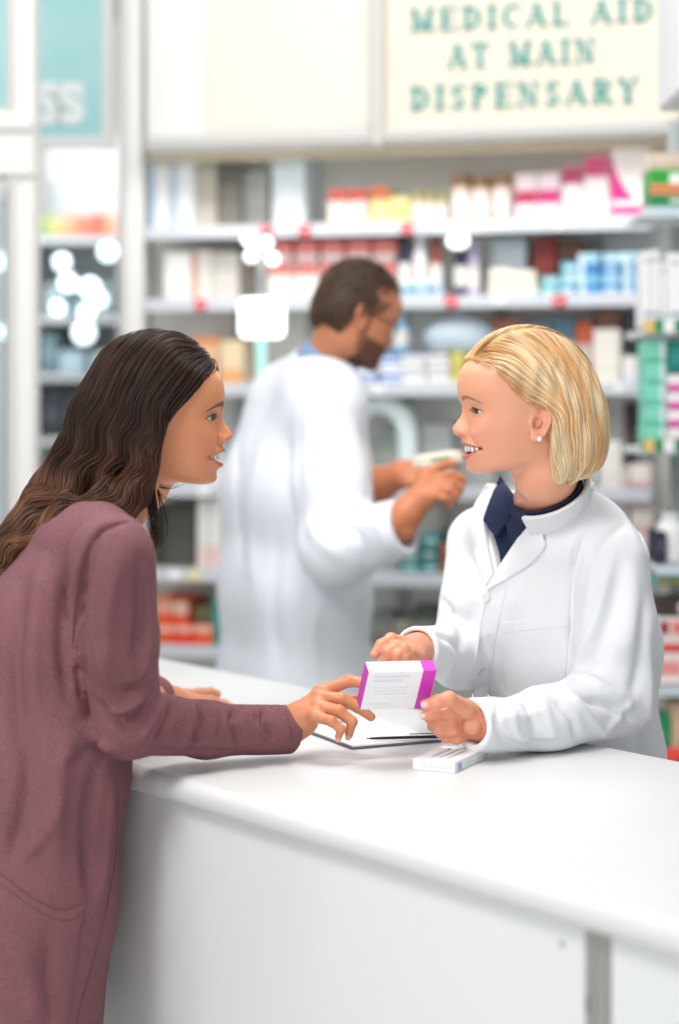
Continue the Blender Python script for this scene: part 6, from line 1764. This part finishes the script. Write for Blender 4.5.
def display_glows():
    lm = mat('display_glow', (250, 255, 255), .5, emit=(245, 255, 253), es=2.2)
    def off_point(px, py, d): return P(px, py, d)
    # glowing square panel on a post behind the man
    c = P(262, 318, 5.0); w = 46/F*5.0; h = 40/F*5.0
    r_ = thing('glow_stand', 'glowing square panel on a slim post left of the man', 'glow', (c[0], 5.0, 0))
    mb = MB(); mb.box((c[0], 5.0, c[2]), (w, 0, 0), (0, .03, 0), (0, 0, h), 0, .012); mb.build('glow_panel', [lm], r_)
    mb = MB(); mb.tube([(c[0]-.002, 5.0, c[2]-h/2), (c[0]-.002, 5.0, .03)], .016, 12); mb.build('post', [cm((176, 226, 220))], r_, smooth=True)
    mb = MB(); mb.lathe((c[0]-.002, 5.0, 0), [(.14, 0), (.14, .015), (.03, .03)], 24); mb.build('base', [cm((200, 204, 206))], r_)
    mb = MB(); mb.tube([(c[0]-.002, 5.012, c[2]+h/2-.01), (c[0]-.002, 5.012, P(260, 252, 5.)[2])], .008, 10); mb.build('upper_post', [mat('upright_grey')], r_, smooth=True)
    jp = P(260, 252, 5.); jp[1] = 5.012
    for (px, py) in ((248, 239), (266, 243), (251, 256), (273, 259)):  # glowing balls put in for blurred bright blobs; arms added to carry them
        p = P(px, py, 4.99); r = 6.5/F*5
        mb = MB(); mb.lathe(p-Z1*r, [(r*math.sin(a), r*(1-math.cos(a))) for a in np.linspace(.06, PI-.06, 12)], 20); g_ = mb.build('globe', [lm], r_, smooth=True)
        mb = MB(); mb.tube([jp, (jp+p)/2+[0, .01, 0], p], .004, 8); mb.build('globe_arm', [mat('upright_grey')], g_, smooth=True)
    p = WP(458, 241, .385); r = 8/F*5; zt = WP(458, 223, .34)[2]-.02  # glowing oval put in for another bright blob; bracket added
    q = thing('glow_oval', 'added glowing oval hanging in front of the second shelf', 'glow', p)
    mb = MB(); mb.lathe(p-Z1*r, [(r*math.sin(a)*1.4, r*(1-math.cos(a))) for a in np.linspace(.06, PI-.06, 12)], 20); mb.build('globe', [lm], q, smooth=True)
    mb = MB(); e = np.array([p[0], p[1], zt]); mb.tube([p+Z1*r*.8, e, e-WN*.036], .004, 8); mb.build('bracket', [mat('upright_grey')], q, smooth=True)
    # white arched tube behind the man's arms
    pts = [WP(352, 484, .26), WP(352, 440, .26), WP(358, 414, .26), WP(378, 403, .26), WP(397, 411, .26), WP(407, 430, .26), WP(409, 484, .26)]; zd = WP(400, 487, .34)[2]; pts[0][2] = pts[-1][2] = zd+.012
    r_ = thing('arched_stand', 'thick white arched tube standing on a shelf behind the man\'s forearms', 'stand', (pts[0][0]*.5+pts[-1][0]*.5, pts[3][1], zd))
    pp = list(spline(pts, 40)); mb = MB(); mb.tube(pp, .029, 16); mb.build('arch', [mat('tube_white', (232, 246, 246), .3)], r_, smooth=True)
    for e in (pts[0], pts[-1]):
        mb = MB(); mb.lathe((e[0], e[1], zd+.001), [(.038, 0), (.038, .010), (.030, .014)], 20); mb.build('foot', [mat('tube_white')], r_, smooth=True)
def beyond_glass():
    d = 6.9
    def X(px): return (px-CX)/F*d
    def Z(py): return H-(py-HY)/F*d
    r_ = thing('display_cabinet', 'white shelving unit seen through the glass left of the column', 'cabinet', (X(78), d+.2, 0))
    wm = mat('rack_white'); 
    mb = MB(); mb.box((X(78), d+.42, Z(340)), (X(122)-X(30), 0, 0), (0, .02, 0), (0, 0, Z(160)-Z(600)), 0); mb.build('back_panel', [mat('cab_back', (224, 230, 232), .5)], r_)
    for py in (238, 318, 376, 440, 520):
        mb = MB(); mb.box((X(76), d+.2, Z(py)-.006), (X(120)-X(30), 0, 0), (0, .4, 0), (0, 0, .026), 0, .003); mb.build('cabinet_shelf', [wm], r_)
    for px in (31, 121):
        mb = MB(); mb.box((X(px), d+.2, Z(160)/2), (.02, 0, 0), (0, .42, 0), (0, 0, Z(160))); mb.build('side_panel', [wm], r_)
    def box(px0, px1, py0, py1, rgb, label, cat='box', name='carton', dy=.02, group=None):
        c = np.array([(X(px0)+X(px1))/2, d+dy+.08, (Z(py0)+Z(py1))/2]); mb = MB(); mb.box(c, (X(px1)-X(px0), 0, 0), (0, .16, 0), (0, 0, Z(py0)-Z(py1)), 0, .004)
        mb.box(c-np.array([0, .081, 0]), ((X(px1)-X(px0))*.7, 0, 0), (0, .002, 0), (0, 0, (Z(py0)-Z(py1))*.3), 1)
        tag(mb.build(name, [cm(rgb), cm(tuple(min(255, v+30) for v in rgb))], None, loc=(c[0], c[1], Z(py1))), label, cat, group)
    for k, (a, b, t, rgb, n) in enumerate(((40, 50, 214, (170, 186, 120), 'olive green'), (51, 61, 218, (206, 196, 130), 'straw yellow'), (62, 75, 214, (238, 168, 130), 'pale orange'), (76, 90, 215, (238, 130, 104), 'coral orange'), (91, 104, 213, (232, 110, 90), 'salmon red'), (105, 116, 214, (240, 170, 140), 'peach'))):
        box(a, b, t, 233.9, rgb, n+' pack on the top shelf seen through the glass')
    box(40, 62, 393, 437.5, (60, 66, 74), 'dark box left of the pair on the low shelf through the glass'); box(63, 84, 395, 437.5, (72, 78, 88), 'dark box right of the pair on the low shelf through the glass')
    box(40, 56, 334, 373.5, (120, 150, 160), 'slate blue box on the shelf through the glass')
    box(58, 84, 350, 373.5, (186, 214, 226), 'light blue box on the shelf through the glass, lower one'); box(90, 114, 352, 373.5, (206, 224, 232), 'ice blue box on the shelf through the glass beside the column')
    box(44, 60, 284, 315.5, (170, 190, 194), 'grey blue box on the middle shelf through the glass'); box(96, 112, 282, 315.5, (150, 172, 178), 'grey blue box beside the column on the middle shelf')
    box(66, 90, 296, 315.5, (110, 140, 150), 'dark slate box on the middle shelf through the glass')
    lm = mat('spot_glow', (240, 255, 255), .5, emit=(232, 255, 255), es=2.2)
    for k, (px, py, r) in enumerate(((108, 252, 10), (62, 262, 9), (68, 283, 10), (90, 288, 11), (58, 308, 8), (87, 312, 9), (100, 300, 8), (84, 333, 12), (2, 262, 9), (2, 332, 7))):  # added glowing discs stand in for reflected lights behind the glass
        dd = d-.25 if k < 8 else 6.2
        p = P(px, py, dd); rr = r/F*dd*.9; q = thing('glow_spot', ['added glowing disc nearest the column', 'added glowing disc at upper left through the glass', 'added glowing disc second down at left through the glass', 'added glowing disc in the middle through the glass', 'added glowing disc at the far left of the middle row', 'added glowing disc low in the middle row', 'added glowing disc right of the middle row', 'largest low added glowing disc through the glass', 'upper added glowing disc at the far left picture edge', 'lower added glowing disc at the far left picture edge'][k], 'glow', p)
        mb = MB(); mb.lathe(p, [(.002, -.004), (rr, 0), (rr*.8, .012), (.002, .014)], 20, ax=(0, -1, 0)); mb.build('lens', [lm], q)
        mb = MB(); mb.lathe(p, [(rr*1.05, 0), (rr*.8, .05), (rr*.3, .06)], 16, ax=(0, 1, 0)); mb.tube([p+[0, .06, 0], p+[0, .12, 0], p+[0, .12, .04]], .004, 6); mb.build('disc_mount', [mat('upright_grey')], q)
def tag_ceiling():
    pass
def build_all():
    build_shop(); build_counter(); build_brunette(); build_blonde(); build_man()
build_all()
# ================================================================ light and camera
def setup():
    cam = bpy.data.cameras.new('camera'); co = bpy.data.objects.new('camera', cam); COL.objects.link(co)
    co.location = (0, 0, H); co.rotation_euler = (PI/2, 0, 0)
    cam.sensor_fit = 'VERTICAL'; cam.sensor_height = 36; cam.sensor_width = 24
    cam.lens = F*36/1024
    cam.shift_y = -(512-HY)/1024; cam.shift_x = 0
    cam.clip_start = .05; cam.clip_end = 100
    cam.dof.use_dof = True; cam.dof.focus_distance = 2.80; cam.dof.aperture_fstop = 1.75
    SC.camera = co
    w = bpy.data.worlds.new('world'); SC.world = w; w.use_nodes = True
    bg = w.node_tree.nodes['Background']; bg.inputs['Color'].default_value = (.95, .98, 1, 1); bg.inputs['Strength'].default_value = .36
    def area(name, loc, rot, sx, sy, e, c=(1, 1, 1)):
        l = bpy.data.lights.new(name, 'AREA'); l.shape = 'RECTANGLE'; l.size = sx; l.size_y = sy; l.energy = e; l.color = c
        o = bpy.data.objects.new(name, l); COL.objects.link(o); o.location = loc; o.rotation_euler = rot
    area('overhead_light', (.05, 2.75, 2.9), (0, 0, 0), .7, .7, 24, (1, .985, .96))
    a = WP(425, 154, .47); area('shelf_light', (float(a[0]), float(a[1]), float(a[2])), (math.radians(-22), 0, -A10), 1.5, .08, 3.2, (1, .985, .95))
    area('overhead_light', (.1, 3.7, 3.5), (math.radians(30), 0, 0), 3.0, 1.0, 44, (1, .985, .96))  # added overhead light tilted at the back shelves to brighten them
    area('cabinet_fill', (-1.0, 6.3, 2.5), (math.radians(42), 0, 0), 1.0, .3, 7, (.97, 1, 1))  # added light that brightens the shelving beyond the glass
    area('fill_light', (-3.0, .2, 1.9), (math.radians(80), 0, math.radians(-62)), 2.4, 2.0, 30, (.97, .99, 1))  # unseen soft fill from the left side
    area('fill_light', (.6, -1.6, 1.5), (math.radians(88), 0, math.radians(4)), 4.2, 2.6, 24, (.98, .99, 1))  # added broad frontal fill from behind the camera
    area('fill_light', (-.7, -1.2, .75), (math.radians(90), 0, math.radians(-8)), 1.6, 1.3, 17, (.98, .99, 1))  # added low fill that lifts the counter's front panel
    area('overhead_light', (-1.1, 1.1, 2.9), (math.radians(24), math.radians(-22), 0), .8, .8, 38, (1, .985, .96))
    area('far_room_fill', (-1.6, 6.4, 3.2), (math.radians(18), 0, 0), 1.6, 1.0, 20)  # unseen light added to brighten the area past the glass
    SC.view_settings.view_transform = 'Standard'; SC.view_settings.look = 'None'
    SC.view_settings.exposure = 0.; SC.view_settings.gamma = 1; SC.view_settings.use_curve_mapping = False
    SC.cycles.use_denoising = True
    try: SC.cycles.denoiser = 'OPENIMAGEDENOISE'
    except Exception: pass
    SC.cycles.max_bounces = 8; SC.cycles.sample_clamp_indirect = 6
setup()
